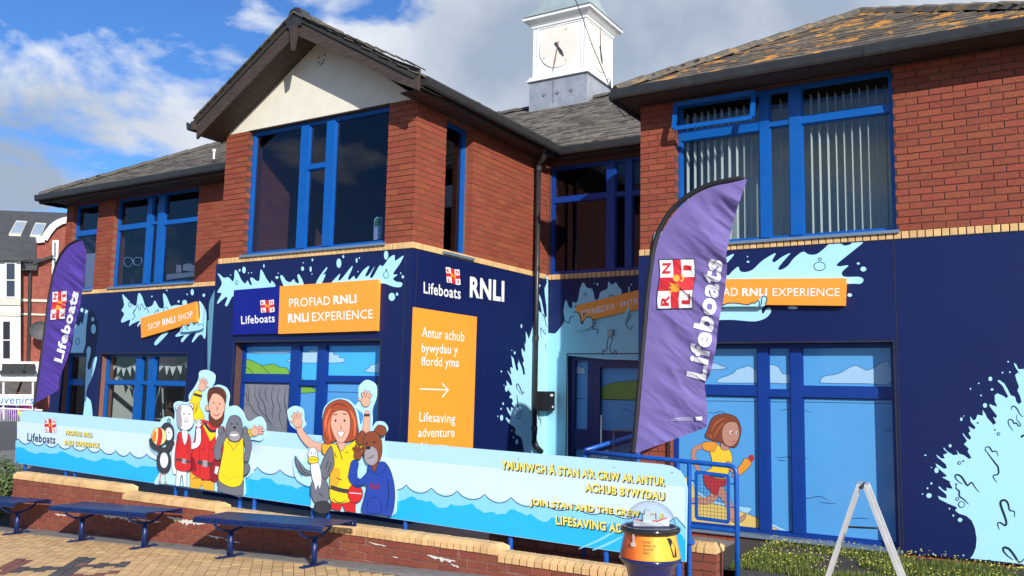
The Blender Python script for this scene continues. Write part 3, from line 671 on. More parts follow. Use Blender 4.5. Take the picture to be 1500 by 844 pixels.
c.line([(478, 628), (500, 618), (528, 632)], 2, INK); c.line([(282, 600), (300, 606)], 2, INK)
c.build('door_print', door)
q = MB(); q.tube([(-5.45, YC-.06, 1.25), (-5.45, YC-.06, .85)], .014); q.build('handle', ALU, door)
# ---- interiors (floors, back walls and ceilings seen through the glass)
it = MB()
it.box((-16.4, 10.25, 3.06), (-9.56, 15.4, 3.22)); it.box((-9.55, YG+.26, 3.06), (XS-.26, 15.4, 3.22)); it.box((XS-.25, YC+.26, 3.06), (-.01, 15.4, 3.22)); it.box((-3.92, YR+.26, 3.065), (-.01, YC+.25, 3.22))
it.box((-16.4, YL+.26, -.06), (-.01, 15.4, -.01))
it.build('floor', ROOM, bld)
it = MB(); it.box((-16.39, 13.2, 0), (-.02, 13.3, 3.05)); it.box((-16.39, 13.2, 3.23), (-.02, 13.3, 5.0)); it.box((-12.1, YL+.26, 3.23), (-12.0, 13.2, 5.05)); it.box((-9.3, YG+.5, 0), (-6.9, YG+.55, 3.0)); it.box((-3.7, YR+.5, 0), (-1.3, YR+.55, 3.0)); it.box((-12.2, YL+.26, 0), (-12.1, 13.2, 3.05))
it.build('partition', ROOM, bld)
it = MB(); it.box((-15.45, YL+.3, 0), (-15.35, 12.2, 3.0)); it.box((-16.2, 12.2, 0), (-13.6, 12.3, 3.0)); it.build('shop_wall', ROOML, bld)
q = MB(); q.box((-9.545, YG+.27, 3.25), (-9.49, 11.2, 5.0)); iw = q.build('inner_wall', MORT, bld)
IW = Wall((-9.49, 0, 0), (0, 1, 0), (1, 0, 0)); lay(IW.bricks(YG+.28, 11.2, 3.25, 5.0, [], BRICK), 'brick', iw, 0, 'brickwork')
q = MB(); q.box((-4.2+.5, YR+.75, 3.23), (-1.2, YR+.8, 5.1)); q.build('room_back', mat('room_grey', (.36, .38, .40), .9), bld)
q = MB(); pl = PY(YG+.30); q.prism([pl(*p) for p in ((547, 352), (548, 322), (551, 318), (559, 318), (558, 350))], (0, .03, 0)); q.build('window_notice', WHITE, wnGU)
q = MB(); pl = PY(YG+.295); q.prism([pl(*p) for p in ((549, 332), (549.5, 323), (552, 320), (557.5, 320), (557.5, 330))], (0, -.003, 0)); q.build('notice_print', mat('notice_green', (.10, .30, .06), .6), wnGU)
q = MB(); pl = PY(YL+.30); q.tube([pl(*p) for p in ((181, 383), (184, 377), (192, 378), (195, 384), (190, 391), (184, 390), (181, 383))], .006, 6); q.tube([pl(*p) for p in ((195, 381), (199, 377), (207, 378), (208, 384), (203, 389), (197, 388), (195, 381))], .006, 6); q.build('window_light_frame', WHITE, wnL2)
q = MB(); pl = PY(YL+.6); q.prism([pl(*p) for p in ((244, 402), (290, 398), (290, 404), (244, 410))], (0, .4, 0)); q.prism([pl(*p) for p in ((268, 396), (268, 388), (276, 386), (284, 390), (282, 398))], (0, .05, 0)); q.prism([pl(*p) for p in ((258, 400), (258, 388), (262, 388), (262, 399))], (0, .05, 0)); q.build('desk', mat('desk_pale', (.45, .42, .40), .6), wnL2)
q = MB(); pl = PY(YL+.28); q.prism([pl(*p) for p in ((126, 372), (139, 371), (137, 421), (124, 422))], (0, .02, 0)); q.build('blind', ROOML, wnL1)
# ---- shop display: shelves and goods as parts of the shop fit-out
sh = thing('display_shelf', 'dark shelving stacked with goods inside the shop window on the left', 'shelf', (-13.4, 11.2, 0))
q = MB()
for z in (.2, .65, 1.1, 1.5): q.box((-14.6, 11.0, z), (-12.4, 11.35, z+.03))
for x in (-14.6, -13.9, -13.1, -12.43): q.box((x, 11.0, 0), (x+.03, 11.35, 1.9))
q.build('shelf_frame', mat('shelf_brown', (.10, .06, .04), .7), sh)
for k in range(34):
    x = -14.5+random.random()*2.0; z = random.choice((.23, .68, 1.13, 1.53)); w = random.uniform(.06, .16); h = random.uniform(.1, .28)
    q = MB(); q.box((x, 11.05, z), (x+w, 11.25, z+h)); q.build('goods', mat('goods%d' % (k % 5), [(.3, .3, .3), (.08, .12, .2), (.4, .2, .12), (.5, .5, .48), (.1, .25, .3)][k % 5], .6), sh)
sh2 = thing('display_stand', 'white pyramid display stand inside the shop window left pane', 'display stand', (-14.35, 10.7, 0))
q = MB()
for a, b in (((-14.7, 10.6, .2), (-14.35, 10.7, 1.6)), ((-14.0, 10.6, .2), (-14.35, 10.7, 1.6)), ((-14.5, 10.62, .9), (-14.2, 10.62, .9)), ((-14.6, 10.62, .6), (-14.1, 10.62, .6))): q.bar(a, b, .025, .025)
q.build('stand_frame', ALU, sh2)
bnt = thing('bunting', 'white triangular bunting strung across the inside of the shop window', 'bunting', (-13.9, YL+.24, 1.9))
for seg in (((575, 205), (700, 270), (830, 205)), ((930, 195), (960, 240), (985, 280)), ((1045, 205), (1180, 255), (1320, 205))):
    pl = PY(YL+.24); zz = zoom(80, 500, 6.818); pts = catmull(seg, False, 8); P = [pl(*zz(p)) for p in pts]
    q = MB(); q.tube(P, .004, 5); q.build('cord', WHITE, bnt)
for x0, y0, x1, y1, xt, yt in ((575, 215, 618, 250, 582, 300), (622, 252, 665, 268, 628, 335), (668, 270, 712, 270, 686, 355), (722, 266, 765, 250, 757, 350), (772, 245, 815, 215, 808, 315), (925, 195, 942, 215, 940, 275), (1045, 208, 1095, 240, 1045, 305), (1098, 242, 1145, 252, 1118, 340), (1150, 253, 1212, 252, 1178, 345), (1222, 250, 1276, 232, 1258, 330), (1288, 225, 1320, 205, 1320, 270)):
    P = [pl(*zz(p)) for p in ((x0, y0), (x1, y1), (xt, yt))]; q = MB(); q.prism(P, (0, .003, 0)); q.build('flag', FWHITE, bnt)
# ================================================================== ROOFS
def roof_plane(name, O, U, Sv, poly, m, w=.26, h=.165, limit=0, parent=bld):
    """O eave origin, U along the eave, Sv up the slope (unit vectors); poly in (u, s)"""
    O, U, Sv = Vector(O), Vector(U).normalized(), Vector(Sv).normalized(); Nn = U.cross(Sv).normalized()
    if Nn.z < 0: Nn = -Nn
    mb = MB(); mb.prism([O+U*a+Sv*b-Nn*.012 for a, b in poly], -Nn*.05); r = mb.build(name, UNDER, parent)
    ps = []; smax = max(b for a, b in poly); u0 = min(a for a, b in poly); u1 = max(a for a, b in poly); k = 0; s = -.03
    tilt = .011/h
    while s < smax:
        u = u0-w+(k % 2)*w/2
        while u < u1+w:
            ww = w-.006+random.uniform(-.004, .002); c2 = (u+w/2, s+h*.62); ua, ub = max(u, u0-.02), min(u+ww, u1+.02)
            if inside(poly, min(max(c2[0], u0+.01), u1-.01) if k >= 0 else c2[0], max(c2[1], .01)) and u0-.05 < c2[0] < u1+.05:
                Sd = (Sv - Nn*tilt).normalized(); Nd = U.cross(Sd).normalized()
                if Nd.z < 0: Nd = -Nd
                if ub-ua < .04: u += w; continue
                c = O+U*((ua+ub)/2)+Sv*(s+h*.5)+Nn*(.006+random.uniform(-.002, .004))
                ps.append((c, U, Sd if U.cross(Sd).dot(Nd) > 0 else Sd, Nd if U.cross(Sd).dot(Nd) > 0 else -Nd, (ub-ua), h*1.12, .010, m, 0))
            u += w
        s += h; k += 1
    return r, ps
def unit(v): return Vector(v).normalized()
roofs = []
T = .57; ez = 5.20
cA = math.hypot(1, T)
TR = .586; ezR = 5.25; cR_ = math.hypot(1, TR)
# right pavilion: hipped all round
RX0, RX1, RY0, AY = -4.36, .57, 9.42, 11.70; half = (RX1-RX0)/2; RXM = (RX0+RX1)/2
roofs.append(roof_plane('roof_slope', (RX0, RY0, ezR), (1, 0, 0), (0, 1, TR), [(0, 0), (RX1-RX0, 0), (half, half*cR_)], SLATEL))
roofs.append(roof_plane('roof_slope', (RX0, RY0, ezR), (0, 1, 0), (1, 0, TR), [(0, 0), (5.1, 0), (5.1, half*cR_), (half, half*cR_)], SLATE))
roofs.append(roof_plane('roof_slope', (RX1, RY0, ezR), (0, 1, 0), (-1, 0, TR), [(0, 0), (6, 0), (6, half*cR_), (half, half*cR_)], SLATE))
# main range behind the recess
MY0, MYR = 11.22, 14.70; ms = MYR-MY0; T = .580; ez = 5.21; cA = math.hypot(1, T)
roofs.append(roof_plane('roof_slope', (-12.5, MY0, ez), (1, 0, 0), (0, 1, T), [(0, 0), (8.0+.02, 0), (8.02+1.9, 1.95*cA), (8.02+1.9, ms*cA), (0, ms*cA)], SLATE))
roofs.append(roof_plane('roof_slope', (-12.5, 2*MYR-MY0, ez), (1, 0, 0), (0, -1, T), [(0, 0), (11, 0), (11, ms*cA), (0, ms*cA)], SLATE))
# left pavilion
LX0, LY0 = -16.88, 9.50; T = .57; cA = math.hypot(1, T)
roofs.append(roof_plane('roof_slope', (LX0, LY0, ez), (1, 0, 0), (0, 1, T), [(0, 0), (7.3, 0), (7.3, 3.6*cA), (3.6, 3.6*cA)], SLATE))
roofs.append(roof_plane('roof_slope', (LX0, LY0, ez), (0, 1, 0), (1, 0, T), [(0, 0), (7, 0), (7, 3.6*cA), (3.6, 3.6*cA)], SLATE))
roofs.append(roof_plane('roof_slope', (-9.75, LY0+7.0, ez-.0), (-1, 0, 0), (0, -1, T), [(0, 0), (7.3, 0), (7.3-3.6, 3.5*cA), (0, 3.5*cA)], SLATE))
# gabled bay
GX0, GX1, GXA, GZ, GY0 = -9.98, -6.09, -8.10, 6.38, 7.68
sR = (GZ-5.22)/(GX1-GXA); sL = (GZ-5.22)/(GXA-GX0)
roofs.append(roof_plane('roof_slope', (GX1, GY0, 5.22), (0, 1, 0), (-1, 0, sR), [(0, 0), (3.6, 0), (5.5, (GX1-GXA)*math.hypot(1, sR)), (0, (GX1-GXA)*math.hypot(1, sR))], SLATE))
roofs.append(roof_plane('roof_slope', (GX0, GY0, 5.22), (0, 1, 0), (1, 0, sL), [(0, 0), (3.6, 0), (5.5, (GXA-GX0)*math.hypot(1, sL)), (0, (GXA-GX0)*math.hypot(1, sL))], SLATE))
alls = [(r, p) for r, ps in roofs for p in ps]; alls.sort(key=lambda t: -pxh(t[1][0]))
# only slates facing the camera count as "in view"
vis = [t for t in alls if (EYE-t[1][0]).dot(t[1][3] if t[1][3].z > 0 else -t[1][3]) > 0 and pxh(t[1][0]) > 0]
top = set(id(t[1]) for t in vis[:300])
for r, ps in roofs:
    lay([p for p in ps if id(p) in top], 'slate', r, 400)
    rp = [p for p in ps if id(p) not in top]
    if rp: lay(rp, 'slate', r, 0, 'slating')
# hip and ridge tiles
def ridge_run(a, b, m, name='ridge_tile', L=.42):
    a, b = Vector(a), Vector(b); n = max(1, round((b-a).length/L)); d = (b-a)/n; dn = d.normalized(); side = dn.cross(up).normalized(); u2 = side.cross(dn).normalized()
    for k in range(n):
        p0 = a+d*k+u2*.02; p1 = a+d*(k+1)+u2*.035; q = MB(); vs = []
        for p in (p0, p1):
            for (s_, h_) in ((-.11, -.055), (-.07, .012), (0, .04), (.07, .012), (.11, -.055)): vs.append(p+side*s_+u2*h_)
        q.add(vs, [(i, i+1, i+6, i+5) for i in range(4)]+[(0, 1, 2, 3, 4), (9, 8, 7, 6, 5)]); q.build(name, m, bld)
ap = Vector((RXM, RY0+half, ezR+half*TR))
HL = mat('lichen_ridge', (.12, .10, .075), .85, var=.3, bscale=20, dirt=.8, dscale=6, dcol=(.50, .25, .05))
ridge_run((RX0, RY0, ezR+.02), ap, HL); ridge_run((RX1, RY0, ezR+.02), ap, HL); ridge_run(ap, ap+Vector((0, 3, 0)), HL)
HT = mat('ridge_clay', (.10, .085, .07), .85, var=.3, bscale=20)
ridge_run((LX0, LY0, ez+.02), (LX0+3.6, LY0+3.6, ez+3.6*T), HT); ridge_run((LX0+3.6, LY0+3.6, ez+3.6*T), (-9.8, LY0+3.6, ez+3.6*T), HT)
ridge_run((-12.4, MYR, ez+ms*.58), (-2.6, MYR, ez+ms*.58), HT); ridge_run((GXA, GY0, GZ), (GXA, 13.1, GZ), HT)
# eaves: gutter, fascia, soffit
def eave(a, b, out, soff, name='gutter', fas=.17):
    """a-b gutter line at roof edge, out: outward unit vector, soff: depth of soffit back to wall"""
    a, b, out = Vector(a), Vector(b), Vector(out); q = MB(); d = (b-a).normalized()
    prof = [(0.0, .0), (0.0, -.085), (.03, -.11), (.085, -.115), (.10, -.09), (.112, -.02), (.112, .0), (.098, .0), (.095, -.03), (.02, -.03), (.012, 0)]
    vs = []; n = len(prof)
    for p in (a, b): vs += [p+out*(o-.02)+Vector((0, 0, z)) for o, z in prof]
    q.add(vs, [(i, (i+1) % n, n+(i+1) % n, n+i) for i in range(n)]+[tuple(range(n))[::-1], tuple(range(n, 2*n))]); g = q.build(name, GUTTER, bld)
    L_ = (b-a).length; k = 1.1
    while k < L_-.3:
        c = a+d*k; q = MB(); pr2 = [(o*1.0+(-.004 if o < .05 else .006), z*1.0-(.006 if z < -.05 else -.0)) for o, z in prof[:7]]
        vs = []
        for s_ in (-.035, .035): vs += [c+d*s_+out*(o-.02)+Vector((0, 0, z+.003)) for o, z in pr2]
        q.add(vs, [(i, i+1, 7+i+1, 7+i) for i in range(6)]+[tuple(range(7)), tuple(range(7, 14))]); q.build('gutter_joint', GUTTER, g); k += 1.83
    q = MB(); q.prism([a-out*.022+Vector((0, 0, .0)), b-out*.022+Vector((0, 0, .0)), b-out*.022+Vector((0, 0, -fas)), a-out*.022+Vector((0, 0, -fas))], -out*.022); f = q.build('fascia', TIMBER, bld)
    q = MB(); z0 = -fas+.02; P = [a-out*.046, b-out*.046, b-out*soff, a-out*soff]; q.prism([p+Vector((0, 0, z0)) for p in P], Vector((0, 0, -.015))); q.build('soffit', TIMBER, bld)
eave((RX0-.02, RY0, ezR), (RX1, RY0, ezR), (0, -1, 0), YR-RY0-.005, fas=.10)
eave((RX0, 11.10, ezR-.002), (RX0, RY0, ezR-.002), (-1, 0, 0), .17, fas=.10)
eave((GX1+.02, MY0, ez-.004), (RX0+.05, MY0, ez-.004), (0, -1, 0), YC-MY0-.01, fas=.15)
eave((LX0-.04, LY0, ez), (GX0-.1, LY0, ez), (0, -1, 0), YL-LY0-.01, fas=.16)
eave((LX0, LY0+6, ez), (LX0, LY0, ez), (-1, 0, 0), .33, fas=.16)
eave((GX1, GY0+.10, ez-.0), (GX1, MY0-.13, ez-.01), (1, 0, 0), (GX1-XS)-.005, fas=.16)
eave((GX0, GY0-.05, ez-.01), (GX0, LY0-.12, ez-.01), (-1, 0, 0), .06, fas=.12)
# ---- gable: render panel, barge boards, finial
q = MB(); gy = YG-.004
q.prism([(-9.785, gy, 5.105), (-6.385, gy, 5.105), (GXA, gy, 6.26)], (0, .2, 0)); q.build('gable_render', RENDER, bld)
q = MB(); q.box((-9.35, YG-.012, 5.092), (-6.82, YG+.05, 5.106)); q.build('head_trim', TIMBER, bld)
def barge(x_e, z_e, sgn):
    A = Vector((GXA, GY0+.02, GZ-.01)); B = Vector((x_e, GY0+.02, z_e)); q = MB()
    d = (B-A).normalized(); nrm = Vector((-d.z, 0, d.x)); nrm = nrm if nrm.z < 0 else -nrm
    wdt = .235; zt = Vector((0, 0, -wdt/abs(d.x)))
    pts = [A, A.lerp(B, .55), A.lerp(B, .8)+Vector((0, 0, -.025 if sgn > 0 else 0)), B]
    low = [p+zt*(1.0) for p in pts]
    for i in range(3): q.prism([pts[i], pts[i+1], low[i+1], low[i]], (0, .035, 0))
    b = q.build('barge_board', TIMBER, bld)
    q = MB(); back = Vector((0, YG-GY0-.03, 0)); q.prism([low[0]+Vector((0, .036, .05)), low[3]+Vector((0, .036, .05)), low[3]+Vector((0, .036, .05))+back, low[0]+Vector((0, .036, .05))+back], (0, 0, .012)); q.build('gable_soffit', TIMBER, bld)
    # thin slate edge along the verge, slightly uneven
    n = 13
    for k in range(n):
        p = A.lerp(B, k/n)+Vector((0, 0, .012)); r2 = A.lerp(B, (k+1.15)/n)+Vector((0, 0, .012)); q = MB(); q.bar(p+Vector((0, .02, .012)), r2+Vector((0, .02, 0)), .16, .014, up=(0, 0, 1)); q.build('verge_slate', SLATE, b)
barge(GX1+.03, 5.285, 1); barge(GX0+.05, 5.24, -1)
q = MB(); fy = GY0-.012
q.prism([(GXA-.155, fy, 6.275), (GXA-.085, fy, 6.435), (GXA, fy, 6.460), (GXA+.085, fy, 6.435), (GXA+.155, fy, 6.275), (GXA+.11, fy, 6.195), (GXA-.11, fy, 6.195)], (0, .18, 0)); q.build('ridge_cap', GUTTER, bld)
q = MB(); q.prism([(GXA-.065, fy-.02, 6.205), (GXA+.065, fy-.02, 6.205), (GXA+.045, fy-.02, 6.025), (GXA+.012, fy-.02, 5.875), (GXA-.012, fy-.02, 5.875), (GXA-.04, fy-.02, 6.025)], (0, .05, 0)); q.build('finial', TIMBER, bld)
for x, z in ((-8.07, 5.93), (-7.97, 5.95), (-8.07, 5.86), (-7.98, 5.87), (-8.04, 5.82), (-8.00, 5.835)):
    q = MB(); q.lathe((x, gy-.004, z), [(.012, -.006), (.012, .006)], 8, cap=True); q.build('bracket_bolt', RUST, bld)
# ---- vent pipe on left roof
q = MB(); p = PY(9.75)(313, 233); q.tube([p, p+Vector((0, 0, .13))], .018); q.tube([p+Vector((0, 0, .13)), p+Vector((0, 0, .17))], .03); q.build('vent_pipe', TWHITE, bld)
# ================================================================== CLOCK TURRET
tx0, tx1, ty0, ty1 = -8.455, -7.283, 14.40, 15.58; tcx, tcy = (tx0+tx1)/2, (ty0+ty1)/2
tur = link('clock_turret', None, bld); tur.empty_display_size = .1
q = MB(); q.box((tx0-.05, ty0-.05, 6.742), (tx1+.05, ty1+.05, 7.627)); bld_t = tur
bpy.data.objects.remove(tur)
tur = MB(); tur.box((tx0, ty0, 7.699), (tx1, ty1, 8.800)); tur = tur.build('clock_turret', TWHITE, bld)
q.build('lead_base', LEAD, tur)
q = MB()
for a, b, w in (((tx0+.5, ty0-.055, 7.154), (tx0+.5, ty0-.055, 7.617), .02),): q.bar(a, b, w, .012)
for k in range(3):
    x = tx0+.3+.3*k; q.obox((x, ty0-.06, 7.339), (.02, 0, .02), (0, .012, 0), (-.02, 0, .02))
q.build('lead_patch', mat('lead_dark', (.2, .21, .23), .6), tur)
q = MB(); q.box((tx0-.10, ty0-.10, 7.637), (tx1+.10, ty1+.10, 7.668)); q.box((tx0-.06, ty0-.06, 7.668), (tx1+.06, ty1+.06, 7.730)); q.build('base_moulding', TWHITE, tur)
q = MB()
vs = []; cz = [(.0, 8.755), (.03, 8.755), (.035, 8.79), (.10, 8.85), (.15, 8.885), (.165, 8.89), (.165, 8.935), (.0, 8.94)]
for o, z in cz: vs += [(tx0-o, ty0-o, z), (tx1+o, ty0-o, z), (tx1+o, ty1+o, z), (tx0-o, ty1+o, z)]
q.add(vs, [(4*i+k, 4*i+(k+1) % 4, 4*i+4+(k+1) % 4, 4*i+4+k) for i in range(len(cz)-1) for k in range(4)])
q.build('cornice', TWHITE, tur)
q = MB(); prof = [(.75, 8.969), (.66, 9.046), (.55, 9.180), (.44, 9.376), (.34, 9.643), (.25, 9.983), (.14, 10.343), (.05, 10.600), (.03, 10.651)]
vs = []
for h, z in prof: vs += [(tcx-h, tcy-h, z), (tcx+h, tcy-h, z), (tcx+h, tcy+h, z), (tcx-h, tcy+h, z)]
q.add(vs, [(4*i+k, 4*i+(k+1) % 4, 4*i+4+(k+1) % 4, 4*i+4+k) for i in range(len(prof)-1) for k in range(4)]+[(0, 3, 2, 1), tuple(4*(len(prof)-1)+k for k in range(4))]); q.build('spire', TOWROOF, tur)
q = MB()   # raised border mouldings on both visible faces
for wl, a, b in ((Wall((0, ty0, 0), (1, 0, 0), (0, -1, 0)), tx0, tx1), (Wall((tx1, 0, 0), (0, 1, 0), (1, 0, 0)), ty0, ty1)):
    wl.box(q, a+.08, a+.10, 7.792, 8.717, 0, .012); wl.box(q, b-.10, b-.08, 7.792, 8.717, 0, .012); wl.box(q, a+.08, b-.08, 8.717, 8.738, 0, .014); wl.box(q, a, a+.03, 7.730, 8.779, 0, .015); wl.box(q, b-.03, b, 7.730, 8.779, .001, .016)
q.build('border_moulding', TWHITE, tur)
def clock(wl, cu, cz, rad, hour, minute):
    q = MB(); n = 40; P = [wl.p(cu+rad*math.cos(2*math.pi*k/n), cz+rad*math.sin(2*math.pi*k/n), .018) for k in range(n)]; q.prism(P, -wl.n*.018); f = q.build('clock_face', CREAMF, tur)
    def hand(ang, ln, w, tail, name, m=RUST):
        dv = wl.U*math.sin(ang)+Vector((0, 0, math.cos(ang))); sd = wl.U*math.cos(ang)-Vector((0, 0, math.sin(ang))); c = wl.p(cu, cz, .03)
        h = MB(); h.prism([c-dv*tail-sd*w*.9, c-dv*tail+sd*w*.9, c+sd*w*.5, c+dv*ln*.55+sd*w, c+dv*ln+sd*w*.2, c+dv*ln-sd*w*.2, c+dv*ln*.55-sd*w, c-sd*w*.5], wl.n*.006); h.build(name, m, f)
    hand(hour, rad*.62, .028, .10, 'hour_hand'); hand(minute, rad*1.2, .012, .10, 'minute_hand', mat('hand_tan', (.25, .14, .10), .6))
    k = MB()
    for i in range(12):
        a = i*math.pi/6
        if i in (1, 5, 8): k.prism([wl.p(cu+.86*rad*math.sin(a)+dx, cz+.86*rad*math.cos(a)+dz, .020) for dx, dz in ((-.012, -.012), (.012, -.012), (.012, .012), (-.012, .012))], wl.n*.004)
    k.build('hour_mark', mat('mark_tan', (.42, .30, .22), .7), f)
WA = Wall((0, ty0, 0), (1, 0, 0), (0, -1, 0)); WB = Wall((tx1, 0, 0), (0, 1, 0), (1, 0, 0))
clock(WA, tcx-.02, 8.285, .42, R(148), R(191)); clock(WB, tcy, 8.285, .42, R(163), R(-4))
# slender cable from the turret down to the gutter
cab = thing('aerial_cable', 'thin black cable sagging past the clock turret down to the gutter', 'cable', (-5, 10, 6))
q = MB(); P = [PY(9.6)(*p) for p in ((838, -12), (851, 20), (868, 68), (886, 110), (893, 128))]; q.tube(catmull3 := P, .006, 5); q.build('cable_run', BLACKP, cab)
q = MB(); P = [PY(9.9)(*p) for p in ((893, 128), (898, 140), (905, 158), (916, 172))]; q.tube(P, .005, 5); q.tube([PY(9.5)(893, 120), PY(9.5)(895, 134)], .008, 5); q.tube([PY(9.5)(889, 120), PY(9.5)(891, 115), PY(9.5)(894, 117), PY(9.5)(895, 134)], .006, 5); q.build('hook', BLACKP, cab)
# ================================================================== DOWNPIPE, BOXES
q = MB(); dx = XS+.11; yp = 10.93; zb = PX(dx)(773, 650).z
q.tube([(dx, yp, 4.88), (dx, yp, zb)], .036, 12); dp = q.build('downpipe', GUTTER, bld, smooth=True)
q = MB(); q.tube([(GX1-.02, 10.75, 5.10), (GX1-.08, 10.85, 5.03), (dx+.12, 10.85, 4.98), (dx, yp, 4.95), (dx, yp, 4.86)], .042, 10)
for z in (4.82, 3.32, 2.3, 1.0): q2 = MB(); q2.tube([(dx, yp, z), (dx, yp, z+.07)], .045, 12); q2.build('pipe_collar', GUTTER, dp, smooth=False)
q.tube([(dx, yp, zb+.02), (dx+.02, yp+.03, zb-.06), (dx+.05, yp+.12, zb-.13)], .042, 10)
q.build('pipe_socket', GUTTER, dp, smooth=True)
q = MB(); q.box((XS+.05, 11.02, 1.29), (XS+.20, 11.36, 1.57)); jb = q.build('meter_box', BLACKP, bld)
q = MB(); q.box((XS+.201, 11.22, 1.50), (XS+.204, 11.30, 1.53)); q.box((XS+.201, 11.28, 1.33), (XS+.206, 11.31, 1.36)); q.build('box_label', WHITE, jb)
p = PY(YC)(898, 488); q = MB(); q.box((p.x-.04, YC-.11, p.z-.045), (p.x+.04, YC-.05, p.z+.045)); q.build('door_sensor', mat('pale_grey', (.35, .38, .4), .6), bld)
# ================================================================== SPLASH PRINTS ON THE CLADDING
PR = PY(YR-.045); PGp = PY(YG-.045); PLp = PY(YL-.045); PCp = PY(YC-.045); PSp = PX(XS+.045)
def dots(c, lst, m=PALE):
    for d in lst:
        x, y, r = d[0], d[1], d[2]; ry = d[3] if len(d) > 3 else r*1.15
        c.ell(x, y, r, ry, m, n=12)
# right-hand splash
c = Canvas(PR, zoom(1340, 520, 5.275))
big = [(175, 745+28), (195, 800), (235, 840), (250, 880), (205, 850), (165, 830), (162, 842), (200, 870), (245, 905), (248, 950-70+0)]
c.poly([(1100, -160), (930, -60), (880, 20), (842, 110), (800, 110), (785, 75), (765, 60), (775, 90), (800, 130), (835, 165), (800, 135), (775, 155), (790, 205), (806, 245), (793, 275), (815, 320), (825, 365), (806, 382), (783, 360),
        (775, 325), (740, 310), (718, 265), (690, 220), (655, 195), (638, 200), (680, 240), (700, 280), (722, 320), (708, 335), (690, 320), (640, 297), (617, 312), (620, 360), (638, 400), (600, 390), (580, 378), (578, 395), (612, 440), (636, 470), (628, 490), (605, 478), (628, 525), (608, 542), (590, 520), (560, 488), (545, 455), (525, 425), (525, 470), (485, 462), (470, 500), (450, 505), (428, 475), (432, 515), (470, 560), (460, 576), (430, 560), (415, 550), (430, 590), (415, 605), (436, 640), (425, 657), (400, 640), (370, 600), (372, 615), (405, 665), (380, 690), (418, 725), (408, 745), (438, 795), (420, 805), (380, 775), (345, 765), (322, 735), (335, 770), (300, 775), (250, 745), (225, 715), (222, 725), (255, 760), (220, 770), (232, 800), (205, 800), (165, 768), (175, 790),
        (240, 845), (248, 875), (225, 880), (180, 850), (160, 838), (170, 865), (245, 930), (245, 940), (210, 945), (275, 980), (270, 990), (292, 1030), (280, 1035), (245, 1025), (248, 1055), (220, 1045), (190, 1015), (182, 1025), (245, 1080), (246, 1110), (205, 1100), (178, 1088), (190, 1115), (250, 1145), (320, 1175), (328, 1185), (310, 1200), (340, 1225), (400, 1245), (440, 1280), (465, 1340), (478, 1420), (472, 1490), (450, 1545), (428, 1572), (700, 1600), (1100, 1650)], PALE)
c.z = zoom(1340, 520, 5.275)
dots(c, [(584, 185, 15), (597, 267, 11, 9), (543, 390, 16), (722, 52, 6), (678, 137, 6), (735, 133, 6), (494, 220, 7, 5), (431, 262, 6), (512, 313, 6), (360, 497, 10, 14), (378, 472, 4), (273, 702, 11), (82, 775, 8, 6), (168, 892, 17, 21), (128, 870, 4), (128, 993, 8), (98, 1030, 7), (60, 1075, 5), (110, 1087, 21, 19), (268, 1188, 6), (298, 1241, 7), (350, 1275, 18, 16), (143, 1538, 6), (38, 1548, 5), (376, 1549, 6)])
for l, w in (([(750, 425), (748, 405), (765, 395), (790, 415), (815, 460), (840, 480)], 8), ([(790, 460), (790, 500), (815, 530), (815, 550), (800, 545), (785, 525), (770, 530), (755, 505), (735, 498), (722, 512), (730, 545), (750, 570), (762, 588)], 8),
             ([(545, 745), (548, 715), (575, 712), (600, 745), (615, 745), (632, 745), (645, 782)], 9), ([(548, 735), (580, 780), (625, 840), (645, 870), (645, 920), (605, 935), (635, 985)], 11),
             ([(370, 1000), (330, 970), (312, 940), (325, 925), (360, 940), (390, 985), (410, 1008), (440, 985), (465, 1020), (498, 1062)], 12), ([(322, 1000), (320, 1030), (345, 1055), (345, 1090), (385, 1120), (418, 1155)], 10),
             ([(655, 1350), (640, 1305), (660, 1295), (700, 1318), (708, 1290), (690, 1230), (665, 1160), (668, 1130), (695, 1122), (720, 1145), (735, 1200), (770, 1210), (770, 1255)], 15),
             ([(760, 1585), (710, 1545), (685, 1510), (690, 1488), (730, 1500), (770, 1550), (800, 1595), (825, 1598), (850, 1570)], 15), ([(590, 1655), (560, 1610), (560, 1590), (585, 1590), (605, 1620), (640, 1625), (655, 1655)], 9), ([(825, 640), (832, 625), (860, 620)], 14)):
    c.line(l, w, INK, taper=True)
for x, y, r in ((487, 525, 7), (620, 578, 6), (375, 820, 7), (321, 998, 7)): c.ell(x, y, r, r, INK)
for x, y, r in ((648, 610, 10), (346, 834, 11), (330, 1113, 11), (362, 1155, 23)): c.ell(x, y, r+3, r+3, INK); c.ell(x, y, r-3, r-3, PALE)
c.build('splash_print', cR)
# above the right-hand sign
c = Canvas(PR, zoom(1040, 340, 5.275))
c.poly(catmull([(-90, 350), (-60, 290), (60, 250), (130, 335), (175, 300), (218, 268), (232, 300), (270, 310), (330, 290), (400, 225), (470, 180), (508, 165), (482, 218), (500, 232), (560, 190), (622, 163), (590, 200), (530, 275), (545, 292), (600, 262), (650, 200), (718, 152), (760, 172), (820, 172), (880, 130), (925, 92), (1002, 88), (1040, 105), (1085, 95), (1105, 78), (1185, 76), (1100, 150), (985, 245), (1000, 265), (1070, 258), (1020, 310), (1040, 345), (1150, 346), (1186, 368), (1160, 400), (1060, 400), (400, 420), (-90, 420)], True, 4), PALE)
c.poly(catmull([(-420, 560), (-460, 250), (-440, 60), (-400, -20), (-340, 40), (-300, 150), (-200, 120), (-100, 160), (60, 215), (185, 168), (130, 240), (60, 300), (-60, 420), (-100, 560), (-180, 700), (-330, 700)], True, 4), PALE)
